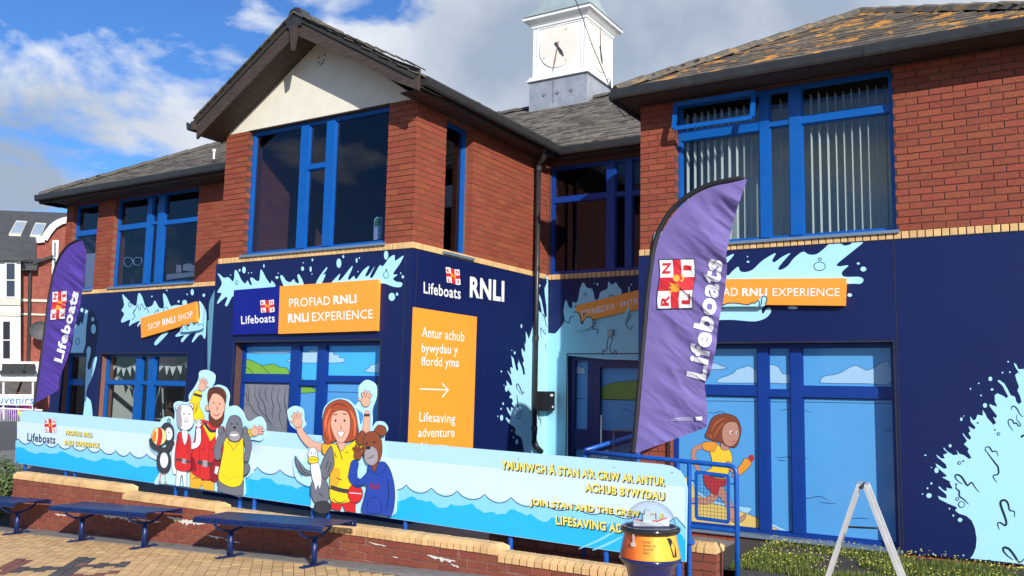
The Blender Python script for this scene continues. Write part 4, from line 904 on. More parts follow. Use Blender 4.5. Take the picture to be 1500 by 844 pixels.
c.poly(catmull([(60, 640), (85, 605), (130, 570), (200, 560), (280, 565), (340, 555), (370, 545), (395, 505), (420, 498), (438, 520), (425, 560), (400, 600), (410, 632), (440, 590), (465, 588), (470, 620), (430, 665), (350, 690), (240, 684), (160, 678), (20, 678)], True, 4), PALE)
c.line([(-400, 420), (-420, 300), (-380, 200), (-350, 300)], 14, INK, taper=True)
dots(c, [(290, 190, 5), (294, 230, 11, 8), (1146, 243, 12, 9), (1185, 286, 23, 19), (1080, 487, 18, 14), (640, 585, 40, 12)])
for x, y, r in ((849, 210, 11), (847, 265, 43)): c.ell(x, y, r+4, r*.75+4, INK); c.ell(x, y, r-2, r*.75-2, PALE)
c.build('splash_print', cR)
# gable band
c = Canvas(PGp, zoom(310, 360, 5.0))
c.poly(catmull([(45, 205), (65, 215), (90, 235), (125, 232), (155, 262), (165, 235), (170, 182), (190, 190), (215, 245), (245, 278), (262, 255), (280, 285), (295, 285), (282, 240), (300, 235), (330, 258), (350, 250), (358, 178), (375, 190), (400, 240), (432, 278), (440, 255), (462, 306), (300, 330), (180, 345), (175, 372), (150, 375), (115, 440), (98, 432), (115, 385), (100, 378), (45, 425), (45, 405), (72, 355), (62, 345), (42, 338), (75, 275)], True, 4), PALE)
c.poly(catmull([(502, 225), (520, 220), (545, 255), (575, 268), (602, 245), (612, 265), (640, 275), (628, 220), (645, 215), (672, 300), (560, 320), (530, 300)], True, 4), PALE)
c.poly(catmull([(760, 290), (790, 225), (840, 160), (845, 170), (815, 215), (835, 210), (805, 280), (790, 300)], True, 4), PALE)
c.poly(catmull([(870, 280), (940, 205), (928, 250), (950, 245), (1025, 152), (1028, 170), (1000, 235), (1010, 250), (1042, 222), (1060, 245), (1110, 180), (1155, 150), (1125, 220), (1150, 215), (1195, 150), (1160, 225), (1180, 230), (1230, 145), (1255, 150), (1300, 90), (1340, 68), (1345, 110), (1405, 72), (1380, 130), (1330, 205), (1362, 212), (1330, 240), (1350, 262), (1395, 272), (1385, 302), (1330, 300), (1245, 275), (1100, 300), (880, 300)], True, 4), PALE)
dots(c, [(237, 178, 13, 25), (205, 180, 7, 10), (383, 148, 5, 14), (478, 233, 12, 10), (488, 202, 4), (666, 168, 11, 16), (672, 125, 4), (725, 172, 8, 20), (738, 104, 6, 10), (735, 207, 4), (932, 128, 18, 35), (964, 80, 7, 11), (1062, 108, 7, 18), (1082, 90, 5), (1278, 70, 16, 34), (1072, 190, 4), (1320, 375, 24, 30), (1358, 355, 9, 12), (1400, 228, 9, 12), (1385, 202, 5), (140, 215, 4), (170, 432, 5, 14), (270, 200, 4), (292, 198, 4)])
for x, y, r in ((184, 270, 9), (1277, 214, 17)): c.ell(x, y, r+2.5, r*1.4+2.5, INK); c.ell(x, y, r-1.5, r*1.4-1.5, PALE)
c.ell(1280, 178, 6, 7, INK); c.build('splash_print', cG)
# left building
c = Canvas(PLp, zoom(90, 400, 3.835))
c.poly(catmull([(342, 122), (360, 135), (398, 175), (420, 180), (432, 115), (452, 130), (475, 190), (510, 182), (525, 155), (550, 195), (575, 190), (570, 118), (590, 130), (615, 185), (640, 180), (720, 190), (600, 260), (460, 280), (430, 302), (428, 290), (440, 268), (400, 285), (380, 297), (385, 262), (345, 278), (335, 268), (352, 230), (338, 210), (352, 180)], True, 4), PALE)
c.poly(catmull([(775, 155), (812, 215), (812, 305), (806, 370), (780, 345), (740, 388), (735, 378), (755, 335), (720, 345), (680, 388), (672, 375), (690, 350), (650, 358), (642, 350), (680, 315), (700, 285), (770, 270), (776, 200)], True, 4), PALE)
c.poly(catmull([(600, 335), (540, 400), (522, 402), (530, 380), (570, 340)], True, 4), PALE)
c.poly([(135, 205), (150, 212), (140, 300), (135, 400), (122, 448), (50, 448), (62, 400), (75, 280), (98, 300), (108, 275), (118, 290), (128, 240)], PALE)
c.poly(catmull([(152, 412), (165, 425), (160, 470), (148, 510), (150, 540), (165, 535), (178, 485), (200, 475), (180, 560), (148, 640), (140, 690), (165, 720), (175, 800), (175, 860), (120, 860), (130, 720), (138, 480), (142, 430)], True, 4), PALE)
dots(c, [(592, 98, 4), (735, 108, 9, 18), (692, 167, 14), (658, 160, 6), (800, 125, 8), (176, 260, 9, 12), (180, 315, 14, 28), (456, 340, 8, 12), (115, 208, 9, 12), (508, 132, 4), (706, 120, 4)])
for x, y, r in ((384, 178, 8), (587, 213, 14), (91, 385, 11)): c.ell(x, y, r+1.5, r*1.6+1.5, INK); c.ell(x, y, r-2, r*1.6-2, PALE)
for l in ([(405, 225), (420, 195), (428, 178), (440, 210), (450, 172), (468, 205), (478, 195), (492, 225)], [(396, 265), (415, 240), (402, 230), (412, 205)], [(520, 225), (545, 205), (540, 222)]): c.line(l, 3, INK)
c.build('splash_print', cL)
# clad strip left in the corner: splash print, bay's shade mixed into its colour
c = Canvas(PLp, None)
PALE_SHADED = mat('pale_print_shaded', srgb(96, 150, 170), .4)
c.poly([(304, 470), (318, 462), (318, 640), (304, 640)], PALE_SHADED)
c.poly(catmull([(306, 448), (312, 430), (318, 425), (318, 470), (308, 478)], True, 4), PALE_SHADED); c.build('splash_print', cL)
# side wall of the bay
c = Canvas(PSp, zoom(720, 530, 6.03))
c.poly([(288, 800), (275, 720), (262, 670), (240, 655), (212, 640), (205, 620), (213, 600), (205, 580), (150, 540), (128, 505), (128, 488), (150, 510), (172, 512), (168, 480), (150, 450), (135, 415), (138, 398), (165, 440), (172, 435), (172, 400), (195, 415), (200, 395), (178, 370), (190, 350), (182, 325), (158, 320), (162, 300), (178, 290), (150, 250), (135, 200), (132, 165), (150, 185), (165, 208), (182, 210), (180, 180), (165, 130), (145, 95), (140, 75), (165, 110), (175, 108), (165, 60), (172, 45), (190, 60), (182, 10), (178, -30), (172, -55), (195, -30), (215, 60), (225, 80), (238, 75), (230, 20), (240, 0), (232, -25), (255, 20), (270, 60), (282, 118), (296, 110), (290, 60), (275, 10), (288, -10), (270, -60), (265, -100), (268, -120), (288, -90), (298, -90), (296, -130), (290, -170), (300, -150), (305, -190), (302, -270), (315, -240), (330, -200), (370, -330), (378, -410), (385, -470), (402, -488), (425, -440), (445, -430), (430, -520), (405, -590), (400, -600), (420, -600), (440, -550), (462, -440), (472, -390), (488, -400), (484, -500), (480, -520), (470, -600), (468, -650), (490, -700), (470, -770), (500, -740), (500, 850), (290, 850)], PALE)
dots(c, [(87, 85, 6, 9), (132, 237, 13, 28), (110, 208, 4), (103, 370, 7, 12), (84, 416, 6, 9), (56, 482, 4, 7), (89, 495, 14, 26), (180, 607, 6, 9), (193, 668, 7, 9), (223, 707, 12, 24), (264, -315+0, 7, 18), (205, -78, 8, 14), (380, -580, 7, 10), (425, -680+8, 6, 12), (382, -640, 5, 16), (180, -100, 4)])
for l, w in (([(262, 292), (235, 250), (220, 220), (228, 195), (245, 215), (262, 255), (275, 285), (282, 265), (296, 275)], 8), ([(222, 290), (230, 340), (232, 375), (235, 400), (268, 470)], 8), ([(358, 250), (378, 170), (362, 120)], 6), ([(378, 40), (385, 60), (360, 50)], 5), ([(388, 440), (392, 540), (400, 640), (372, 620), (370, 690)], 7), ([(415, 440), (418, 500), (435, 510), (432, 560)], 7),
             ([(448, 110-845+0), (455, 100-845)], 3), ([(450, -415), (445, -425+10), (455, -422), (470, -380), (485, -320), (498, -310)], 5), ([(448, -200), (435, -250), (435, -300), (450, -280), (462, -260), (478, -240), (470, -290)], 5), ([(485, -90), (480, -150), (498, -160)], 5)):
    c.line(l, w, INK, taper=True)
for x, y, r in ((240, 480, 15), (221, 432, 7), (392, -175, 7)): c.ell(x, y, r+2, r*1.7+2, INK); c.ell(x, y, r-3, r*1.7-3, PALE)
c.build('splash_print', cS)
# recess: pale lower wall with a scalloped navy top
PALE2 = mat('pale_blue_recess', srgb(150, 210, 228), .4, dirt=.15, dscale=.9, dcol=srgb(130, 195, 218))
cCb = MB()
c = Canvas(PCp, zoom(740, 380, 2.811), base=.001)
fr_poly = [(176, 310), (205, 305), (228, 280), (245, 250), (240, 215), (245, 180), (252, 168), (262, 195), (275, 200), (278, 175), (290, 180), (300, 165), (308, 120), (322, 95), (335, 115), (360, 125), (370, 165), (385, 160), (392, 135), (420, 120), (425, 92), (440, 105), (455, 95), (465, 110), (480, 130), (480, 165), (520, 150), (560, 150), (760, 140), (760, 396), (258, 396)]
c.poly(catmull(fr_poly, True, 3), PALE2)
c.poly([(170, 312), (258, 393), (258, 1000), (170, 1000)], PALE2); c.poly([(258, 390), (258, 396.2), (170, 311)], PALE2)
for l, w in (([(232, 262), (240, 250), (262, 262), (268, 240), (280, 235), (290, 220), (305, 222), (312, 250), (318, 262)], 4), ([(318, 262), (332, 245), (350, 240), (362, 250), (365, 270)], 4), ([(365, 270), (360, 285), (382, 290), (378, 308)], 4),
             ([(430, 150), (445, 150), (445, 165), (432, 168), (425, 158), (432, 148)], 3), ([(520, 230), (500, 265), (515, 290), (525, 270)], 3)):
    c.line(l, w, INK)
c.z = zoom(840, 390, 6.49); c.line([(280, 842), (285, 795), (300, 812), (320, 792), (320, 740), (330, 690), (350, 665), (370, 672), (362, 725), (345, 780), (356, 812), (385, 835), (392, 805), (404, 803), (412, 842)], 8, INK); c.z = zoom(740, 380, 2.811); c.ell(331, 145, 8, 8, INK); c.ell(331, 145, 5, 5, PALE2); c.ell(293, 195, 6, 7, INK); c.ell(293, 195, 3, 4, PALE2)
dots(c, [(380, 103, 4, 6), (367, 100, 2), (520, 104, 3), (510, 125, 3, 15)], PALE2)
c.build('splash_print', cC)
# ================================================================== SIGNS
def board(name, label, pl, quad, m, thick, parent=None, cat='sign', back=0):
    """quad of four picture points -> a board standing thick off the plane pl"""
    P = [pl(*p, back) for p in quad]; o = sum(P, Vector())/4
    q = MB(); q.prism([p+pl.n*thick for p in P], -pl.n*(thick-.001))
    t = thing(name, label, cat, tuple(o)) if parent is None else parent
    q.build('board', m, t); return t, Plane(P[0]+pl.n*thick, pl.n)
z6 = zoom(310, 360, 5.0)
t, _ = board('fascia_sign', 'navy and orange sign reading PROFIAD RNLI EXPERIENCE over the gabled bay window', PGp, [z6(p) for p in ((180, 328), (521, 300), (510, 645), (168, 655))], NAVYG, .04)
_, pl = board('x', '', PGp, [z6(p) for p in ((522.5, 300), (1240, 250), (1228, 625), (510.5, 648))], ORANGE, .055, t)
c = Canvas(pl, z6, base=.001)
for s_, BL, BR, TL, b in (('PROFIAD', (568, 452), (868, 433), (567, 388), 0), ('RNLI', (892, 430), (1062, 420), (890, 366), 1), ('RNLI', (560, 566), (712, 556), (558, 500), 1), ('EXPERIENCE', (735, 555), (1180, 532), (735, 489), 0)): c.text(s_, BL, BR, TL, WHITE, b)
c.build('lettering', t)
c = Canvas(Plane(PGp(330, 440)+PGp.n*.04, PGp.n), z6, base=.001); c.text('Lifeboats', (217, 576), (463, 560), (215, 515), WHITE, 2); c.crest((362, 492), (462, 484), (355, 403)); c.build('emblem', t)
z8 = zoom(1040, 340, 5.275)
t, pl = board('fascia_sign', 'long orange sign reading PROFIAD RNLI EXPERIENCE half hidden by the large purple flag', PR, [z8(p) for p in ((-230, 372), (1060, 362), (1050, 574), (-240, 558))], ORANGE, .07)
c = Canvas(pl, z8, base=.001)
for s_, BL, BR, TL, b in (('PROFIAD', (-120, 497), (215, 495), (-120, 432), 0), ('RNLI', (247, 494), (440, 495), (249, 432), 1), ('EXPERIENCE', (483, 495), (1001, 496), (485, 432), 0)): c.text(s_, BL, BR, TL, WHITE, b)
c.build('lettering', t)
c = Canvas(pl, z8, base=.002)     # splash overlapping the sign's lower edge
c.poly(catmull([(60, 600), (110, 562), (200, 552), (280, 560), (340, 548), (372, 530), (395, 500), (422, 492), (442, 518), (428, 562), (400, 575), (300, 575), (100, 578)], True, 4), PALE)
c.line([(90, 575), (130, 553), (200, 550), (290, 562), (320, 548), (345, 550), (370, 530), (382, 545), (378, 572), (395, 560), (402, 505), (425, 495), (440, 520), (425, 562)], 8, INK); c.build('splash_print', t)
z5 = zoom(90, 400, 3.835)
t, pl = board('shop_sign', 'tilted orange sign reading SIOP RNLI SHOP above the left shop window', PLp, [z5(p) for p in ((460, 256), (768, 163), (775, 276), (465, 366))], ORANGE, .06)
c = Canvas(pl, z5, base=.001)
for s_, BL, BR, TL, b in (('SIOP', (488, 321), (556, 301), (485, 287), 0), ('RNLI', (568, 297), (640, 277), (566, 260), 1), ('SHOP', (656, 272), (738, 247), (653, 237), 0)): c.text(s_, BL, BR, TL, WHITE, b)
c.build('lettering', t)
c = Canvas(pl, z5, base=.002); c.poly(catmull([(670, 330), (690, 292), (712, 302), (728, 270), (745, 290), (760, 278), (772, 290), (800, 295), (775, 320)], True, 4), PALE) ; c.line([(670, 325), (680, 318), (672, 300), (690, 292), (705, 318), (712, 300), (722, 290), (730, 272), (745, 295), (758, 278), (770, 295), (785, 285), (800, 300)], 3, INK); c.build('splash_print', t)
z7 = zoom(840, 390, 6.49)
t, pl = board('entrance_sign', 'shaded tilted orange sign reading MYNEDFA ENTRANCE above the recessed door', PCp, [z7(p) for p in ((38, 378), (860, 172), (860, 358), (52, 540))], ORANGE, .05)
c = Canvas(pl, z7, base=.001)
for s_, BL, BR, TL, b in (('MYNEDFA', (82, 478), (398, 405), (77, 421), 0), ('ENTRANCE', (449, 391), (800, 312), (444, 339), 0)): c.text(s_, BL, BR, TL, WHITE, b)
for k in range(5): c.line([(417+k*2, 345+k*14), (418+k*2, 352+k*14)], 4, WHITE, smooth=0)
c.build('lettering', t)
c = Canvas(pl, z7, base=.002); c.poly(catmull([(0, 440), (25, 435), (55, 455), (65, 510), (85, 548), (105, 500), (150, 482), (182, 510), (200, 545), (120, 600), (30, 600)], True, 4), PALE2)
c.line([(0, 440), (25, 435), (52, 452), (68, 500), (72, 535), (88, 548), (98, 520), (130, 485), (165, 487), (183, 515), (182, 548), (205, 530)], 8, INK)
c.poly(catmull([(520, 385), (535, 400), (520, 450), (500, 500), (470, 560), (478, 480)], True, 4), PALE2); c.build('splash_print', t)
z2 = zoom(580, 360, 2.636)
t, pl = board('direction_sign', 'tall orange panel with an arrow on the side of the bay', PSp, [z2(p) for p in ((65, 237), (312, 275), (294, 850), (42, 850))], ORANGE, .004)
c = Canvas(pl, z2, base=.001)
for s_, BL, BR, TL in (('Antur achub', (101, 352), (264, 371), (101, 313)), ('bywydau y', (99, 423), (238, 430), (100, 377)), ('ffordd yma', (97, 474), (243, 480), (98, 427)), ('Lifesaving', (90, 690), (228, 697), (91, 642)), ('adventure', (86, 739), (226, 739), (87, 703)), ('this way', (84, 802), (198, 802), (85, 758))): c.text(s_, BL, BR, TL, WHITE, 0)
c.line([(92, 553), (200, 557)], 5, WHITE, smooth=0); c.line([(178, 532), (202, 557), (178, 585)], 5, WHITE, smooth=0); c.build('lettering', t)
t = thing('wall_lettering', 'white Lifeboats RNLI lettering and small flag emblem on the navy side wall', 'lettering', (XS+.05, 9.2, 2.9))
c = Canvas(PSp, z2, base=.004); c.text('Lifeboats', (107, 184), (250, 207), (107, 139), WHITE, 2); c.crest((197, 142), (250, 152), (192, 83)); c.text('RNLI', (285, 199), (418, 217), (286, 119), WHITE, 1); c.build('lettering', t)
# ================================================================== FRONT WALL, BED, REAR WALL
WY = 6.90
fwall = thing('garden_wall', 'low red brick wall stepping down in four lengths under a buff brick coping', 'wall', (-7, 7, 0))
segs = [(FX(20, 698, WY), FX(180, 718, WY), .222), (FX(180, 718, WY)+.004, FX(316, 745, WY), .142), (FX(316, 745, WY)+.004, FX(729, 806, WY), .094), (FX(729, 806, WY)+.004, -2.98, .034)]
mb = MB()
for i, (a, b, z) in enumerate(segs): mb.box((a, WY+.006, -.75), (b+(.0 if i == 3 else .003), WY+.209-.001*i, z-.003))
wb = mb.build('wall_core', mat('wall_mortar', (.20, .10, .07), .95, var=.25, bscale=30, dirt=.4, dscale=5, dcol=(.55, .5, .45)), fwall)
FW = Wall((0, WY+.006, 0), (1, 0, 0), (0, -1, 0)); ps = []
for i, (a, b, z) in enumerate(segs):
    ps += FW.bricks(a, b, z-.01-.075*9+.01, z, [], WBRICK, ph=i % 2)
ps = [p for p in ps if p[0].z > ground_z(p[0].x, 6.9)-.06]
lay(ps, 'brick', wb, 300, 'brickwork')
FE = Wall((-2.98, 0, 0), (0, 1, 0), (1, 0, 0)); lay(FE.bricks(WY+.01, WY+.2, -.3, .03, [], WBRICK), 'brick', wb, 0, 'end_brickwork')
# white lime bloom on the brick faces
c = Canvas(Plane((0, WY-.004, 0), (0, -1, 0)), base=.0008, step=.0002); LIME = mat('lime_bloom', (.66, .63, .58), .95, var=.2, bscale=60)
def bloom(x0, y0, x1, y1, h):
    n = max(4, int((x1-x0)/2.2)); topp = []; bot = []
    for k in range(n+1):
        x = x0+(x1-x0)*k/n; y = y0+(y1-y0)*k/n; topp.append((x, y-random.uniform(0, h*.18))); bot.append((x+random.uniform(-.6, .6), y+h*random.uniform(.12, 1)*math.sin(math.pi*(k+.4)/(n+.8))+.3))
    c.poly(topp+bot[::-1], LIME)
for b_ in ((80, 752.5, 98, 755, 2.4), (148, 753, 172, 756, 7), (170, 756, 200, 762, 6), (200, 760, 236, 764.5, 3), (244, 757, 300, 767, 9), (304, 784, 328, 788, 3), (280, 764, 292, 766, 3), (626, 813, 668, 822, 6), (540, 794, 566, 800, 2.5), (660, 826, 672, 830, 4), (575, 815, 583, 817, 3), (672, 806, 674, 820, 2), (330, 790, 352, 795, 3)): bloom(*b_)
c.build('lime_stain', fwall)
def coping(x0, x1, z, y, parent, n=None, h=.088, d=.235):
    n = n or max(1, round((x1-x0)/.0755)); w = (x1-x0)/n; me = bpy.data.meshes.new('coping_brick')
    def prof(wd, endr=0):
        P = [(-.012, 0), (-.012, h*.60), (.045, h), (d-.07, h), (d-.015, h*.60), (d-.015, 0)]; vs = [(-wd/2, a, b) for a, b in P]+[(wd/2-(endr if b >= h else 0), a, b) for a, b in P]; m_ = 6
        return vs, [(i, (i+1) % 6, 6+(i+1) % 6, 6+i) for i in range(6)]+[(5, 4, 3, 2, 1, 0), tuple(range(6, 12))]
    vs, fs = prof(w-.014); me.from_pydata(vs, [], fs); me.materials.append(BUFF)
    me2 = bpy.data.meshes.new('coping_end'); vs, fs = prof(w*1.5-.009, .05); me2.from_pydata(vs, [], fs); me2.materials.append(BUFF)
    o0 = rel(parent)
    for k in range(n):
        last = k == n-1
        o = bpy.data.objects.new('coping_brick', me2 if last else me); COL.objects.link(o); o.parent = parent
        o.location = Vector((x0+w*(k+.5)+(w*.25 if last else 0)-(w*0), y+random.uniform(-.002, .002), z+random.uniform(-.001, .002)))-o0; o.rotation_euler = (0, 0, random.uniform(-.008, .008))
    q = MB(); q.box((x0, y+.004, z-.004), (x1-.02, y+d-.03, z+h*.55)); q.build('coping_bed', MORTD, parent)
for i, (a, b, z) in enumerate(segs): coping(a, b-.035, z, WY, fwall)
# path / bed behind the wall
def bedz(x): return .205+(x+12.5)*(-.19/10.0) if x < -2.9 else .022
mb = MB(); X = [-17, -12.5, -10, -8, -6, -4, -2.95]
mb.add([(x, y, bedz(x)-(0 if y < 7.6 else .06)) for y in (WY+.207, 7.6, 9.95) for x in X], [(j*7+i, j*7+i+1, (j+1)*7+i+1, (j+1)*7+i) for j in range(2) for i in range(6)]); mb.build('path', CONC, kind='structure')
rwall = thing('garden_wall', 'short brick wall with buff coping ending right of the banner by the railing', 'wall', (-3.4, 7.8, 0))
RYW = 7.62
q = MB(); q.box((-4.9, RYW+.006, -.2), (-2.54, RYW+.2, .195)); rb = q.build('wall_core', MORTD, rwall)
RW = Wall((0, RYW+.006, 0), (1, 0, 0), (0, -1, 0)); RE_ = Wall((-2.54, 0, 0), (0, 1, 0), (1, 0, 0))
lay(RW.bricks(-4.9, -2.54, -.178, .195, [], WBRICK) + RE_.bricks(RYW+.02, RYW+.2, -.178, .195, [], WBRICK), 'brick', rb, 300)
coping(-4.9, -2.56, .2, RYW, rwall, h=.082)
# ================================================================== BANNER ON POSTS
bl, br = PY(7.30)(21.7, 678), PY(7.15)(1005, 823.3)
bn = Vector((br.x-bl.x, br.y-bl.y, 0)).cross(up).normalized(); bn = bn if bn.y < 0 else -bn
BP = Plane(bl, bn)
ban = thing('banner_board', 'long pale blue banner board on blue posts with waves and yellow lettering', 'banner', tuple((bl+br)/2))
outl = [(21.7, 678), (27, 640), (30.5, 608), (33, 603), (38, 601.2)] + [(38+(970-38)*k/10, 601.6+(680.2-601.6)*k/10) for k in range(1, 11)] + [(984, 683), (996, 690), (1003.5, 702), (1007, 716), (1006, 770), (1005, 823.3)]
botl = [(21.7+(1005-21.7)*k/10, 678+(823.3-678)*k/10) for k in range(9, 0, -1)]
q = MB(); q.prism([BP(*p) for p in outl+botl], bn*-.012); pb = q.build('panel', [SKYB], ban)
q = MB()   # steel back frame
for f in (.12, .62):
    a = BP(24, 678+(603-678)*f, -.03); b = BP(1003, 823+(690-823)*f, -.03); q.bar(a, b, .03, .04)
q.build('back_rail', RAILM, ban)
c = Canvas(BP, base=.0006, step=.0001)
T_ = lambda x: 601.2+(x-38)*.0843; B_ = lambda x: 678+(x-21.7)*.14776
def yy(x, v): return B_(x)+(T_(x)-B_(x))*v      # v: 0 bottom .. 1 top of the banner at picture x
n = 60; xs_ = [25+(1003-25)*k/n for k in range(n+1)]
c.poly([(x, yy(x, .78)) for x in xs_]+[(x, yy(x, .40)) for x in xs_[::-1]], SKYB2)
# wave crests: scalloped line
crests = [27, 46, 65, 84.5, 105, 127.5, 147.5, 169.5, 190.5, 214.5, 247, 280, 313, 352, 377, 410, 450, 492, 540, 563, 594.7, 632, 669.5, 710, 748.5, 793, 842, 890, 940, 990]
wl = []
for a, b in zip(crests[:-1], crests[1:]):
    for k in range(6):
        f = k/6; x = a+(b-a)*f; wl.append((x, yy(x, .455-.085*math.sin(math.pi*f)**.75)))
wl = [(22.8, yy(22.8, .42))]+wl+[(990, yy(990, .455)), (998, yy(998, .40)), (1004.5, yy(1004.5, .35))]
bot = [(x, yy(x, .004)) for x in (1004.3, 900, 800, 700, 600, 500, 400, 300, 200, 100, 22.2)]
c.poly(wl+bot, SEA1)
w2 = []
for k in range(161):
    x = 22.6+(1004.2-22.6)*k/160; w2.append((x, yy(x, .27+.035*math.sin(x*.085)+.02*math.sin(x*.21+1)+.012*math.sin(x*.43))))
c.poly(w2+bot, SEA2)
c.line(wl, 1.3, INK, smooth=0)
for l in ([(848, 804), (880, 790), (905, 775), (925, 768)], [(868, 806), (890, 797), (912, 786)]): c.line(l, 3, SEA1, taper=True)
c.build('wave_print', ban)
c = Canvas(BP, zoom(700, 650, 4.44), base=.0022)
for s_, BL, BR, TL in (("YMUNWCH Â STAN A'R CRIW AR ANTUR", (150, 165), (1217, 277), (148, 94)), ('ACHUB BYWYDAU', (697, 310), (1214, 371), (696, 253)), ('JOIN STAN AND THE CREW ON A', (337, 412), (1214, 510), (336, 356)), ('LIFESAVING ADVENTURE', (506, 526), (1214, 618), (505, 467))):
    for k in range(5, 0, -1): c.text(s_, BL, BR, TL, BLACKP, 1, dx=k*1.3, dy=k*1.5)
    c.text(s_, BL, BR, TL, YEL, 1)
c.z = zoom(0, 590, 5.77)
for s_, BL, BR, TL in (('PROFIAD RNLI', (553, 272), (776, 293), (552, 230)), ('RNLI EXPERIENCE', (543, 356), (836, 382), (542, 313))):
    for k in range(4, 0, -1): c.text(s_, BL, BR, TL, mat('brown_shadow', (.12, .09, .04), .6), 1, dx=k*1.4, dy=k*1.3)
    c.text(s_, BL, BR, TL, YEL, 1)
c.text('Lifeboats', (230, 323), (467, 350), (232, 252), BLACKP, 2); c.crest((381, 250), (475, 253), (375, 137)); c.build('lettering', ban)
q = MB()
for x in (60, 200, 330, 470, 610, 760, 900, 985):      # fixing screws
    for v in (.92, .09): p = BP(x, yy(x, v), .003); q.lathe(p, [(.006, -.002), (.006, .003)], 6, cap=True)
q.build('screw', SILL, ban)
posts = [(37, 688), (97, 700), (110, 702), (258, 722), (273, 724), (352, 740), (373, 742), (459, 756), (481, 759), (594, 778), (748, 804), (848, 828) if False else (888, 822), (919, 826)]
for x, y in posts:
    p = BP(x, B_(x), -.05); zf = bedz(p.x); m_ = RAILM
    q = MB(); q.tube([(p.x, p.y, zf), (p.x, p.y, zf+.75)], .024, 10); pp = q.build('post', m_, ban, smooth=False)
    q = MB(); q.lathe((p.x, p.y, zf), [(.06, 0), (.06, .012), (.03, .02), (.026, .05)], 14); q.build('base_plate', m_, pp)
p = BP(1004, 823, -.04); q = MB(); q.tube([(p.x-.06, p.y, -.05), (p.x-.06, p.y, .6)], .03, 10); q.build('post', RAILM, ban)
# ---- cut-out figures standing on the banner
EDGE = mat('cutout_edge', srgb(186, 232, 250), .4)
def cutout(name, label, zz, outline):
    cp = Plane(bl+bn*.03, bn); q = MB(); P = catmull(outline, True, 4); W3 = [cp(*zz(p)) for p in P]
    t = thing(name, label, 'cutout', tuple(sum(W3, Vector())/len(W3))); q.prism(W3, bn*-.02); q.build('cutout_panel', EDGE, t); return t, cp
za = zoom(210, 530, 4.021)
t, cp = cutout('cutout_figures', 'left cut-out board of a bearded rescuer, cat, seal and seabird in red and yellow kit', za,
    [(28, 475), (40, 440), (45, 400), (90, 370), (110, 335), (150, 322), (178, 345), (185, 300), (178, 250), (205, 232), (240, 238), (268, 232), (268, 195), (300, 150), (325, 100), (330, 60), (370, 48), (415, 75), (412, 125), (400, 150), (440, 135), (485, 155), (502, 200), (496, 262), (540, 258), (578, 290), (600, 340), (630, 350), (685, 322), (715, 370), (712, 430), (690, 465), (640, 460), (618, 475), (632, 540), (630, 600), (642, 650), (615, 680), (592, 695), (585, 795), (440, 765), (150, 722), (70, 722), (72, 690), (95, 650), (85, 560), (45, 520)])
SK = mat('figure_skin', srgb(240, 176, 150), .5); HB = mat('figure_brown', srgb(104, 52, 32), .5); YJ = mat('figure_yellow', srgb(250, 214, 30), .45); YO = mat('figure_amber', srgb(244, 176, 48), .45)
RV = mat('figure_red', srgb(214, 44, 44), .45); RVD = mat('figure_dark_red', srgb(150, 30, 44), .45); GY = mat('figure_grey', srgb(112, 114, 124), .5); GYD = mat('figure_charcoal', srgb(58, 58, 64), .5); WF = mat('figure_white', srgb(232, 234, 244), .5); BU = mat('figure_blue', srgb(38, 70, 168), .5); BRN = mat('figure_dog_brown', srgb(140, 72, 42), .5); OG = mat('figure_orange', srgb(242, 130, 50), .5); SHB = mat('figure_strap', srgb(70, 62, 66), .5); GB = mat('figure_muzzle', srgb(164, 156, 160), .5); GIN = mat('figure_auburn', srgb(168, 76, 42), .5); GIL = mat('figure_auburn_light', srgb(226, 112, 66), .5)
c = Canvas(cp, za, base=.0015, step=.0002)
def eyes(x, y, dx, r, tilt=0):      # plain dot eyes
    for k in (-1, 1): c.ell(x+k*dx, y+k*tilt, r*.42, r*.55, INK)
def hand(x, y, r, ang, m, spread=26, lens=(1.25, 1.5, 1.55, 1.35), thumb=-70, flip=1):
    """palm with four fingers fanned round ang (degrees, picture space, 90 = up) and a thumb at the side"""
    for k, ln in enumerate(lens):
        a = R(ang+(k-1.5)*spread*.8*flip); c.limb([(x+math.cos(a)*r*.55, y-math.sin(a)*r*.55), (x+math.cos(a)*r*ln*1.25, y-math.sin(a)*r*ln*1.25)], (r*.42, r*.34), m, INK, 3)
    a = R(ang+thumb*flip); c.limb([(x+math.cos(a)*r*.4, y-math.sin(a)*r*.4), (x+math.cos(a)*r*1.3, y-math.sin(a)*r*1.3)], (r*.42, r*.3), m, INK, 3)
    c.ell(x, y, r*.82+1.5, r*.9+1.5, INK); c.ell(x, y, r*.82, r*.9, m)
# rescuer: raised sleeve, red life vest, plain face with beard
c.limb([(330, 330), (300, 260), (318, 195)], (60, 52), YJ, INK, 4); c.line([(296, 190), (345, 205)], 16, SHB, smooth=0)
hand(345, 148, 26, 72, SK)
c.limb([(560, 420), (600, 430), (640, 415)], (46, 40), YJ, INK, 4); hand(655, 412, 28, 20, SK, flip=-1)
c.shape([(275, 640), (330, 640), (345, 700), (365, 700), (380, 650), (420, 650), (416, 762), (352, 752), (345, 720), (330, 750), (275, 742)], YO, INK, 3, smooth=0)
c.shape([(330, 345), (380, 350), (450, 380), (480, 400), (470, 560), (440, 690), (400, 700), (340, 690), (275, 640), (280, 560), (300, 460), (310, 380)], RV, INK, 3)
c.shape([(430, 560), (456, 560), (452, 640), (440, 695), (400, 705), (395, 620)], RVD, INK, 2.5); c.shape([(272, 560), (300, 580), (310, 640), (285, 640), (270, 620)], RVD, INK, 2.5)
for l in ([(350, 400), (330, 500), (335, 660)], [(400, 450), (385, 540), (395, 680)], [(440, 420), (425, 520)]): c.line(l, 3.5, RVD)
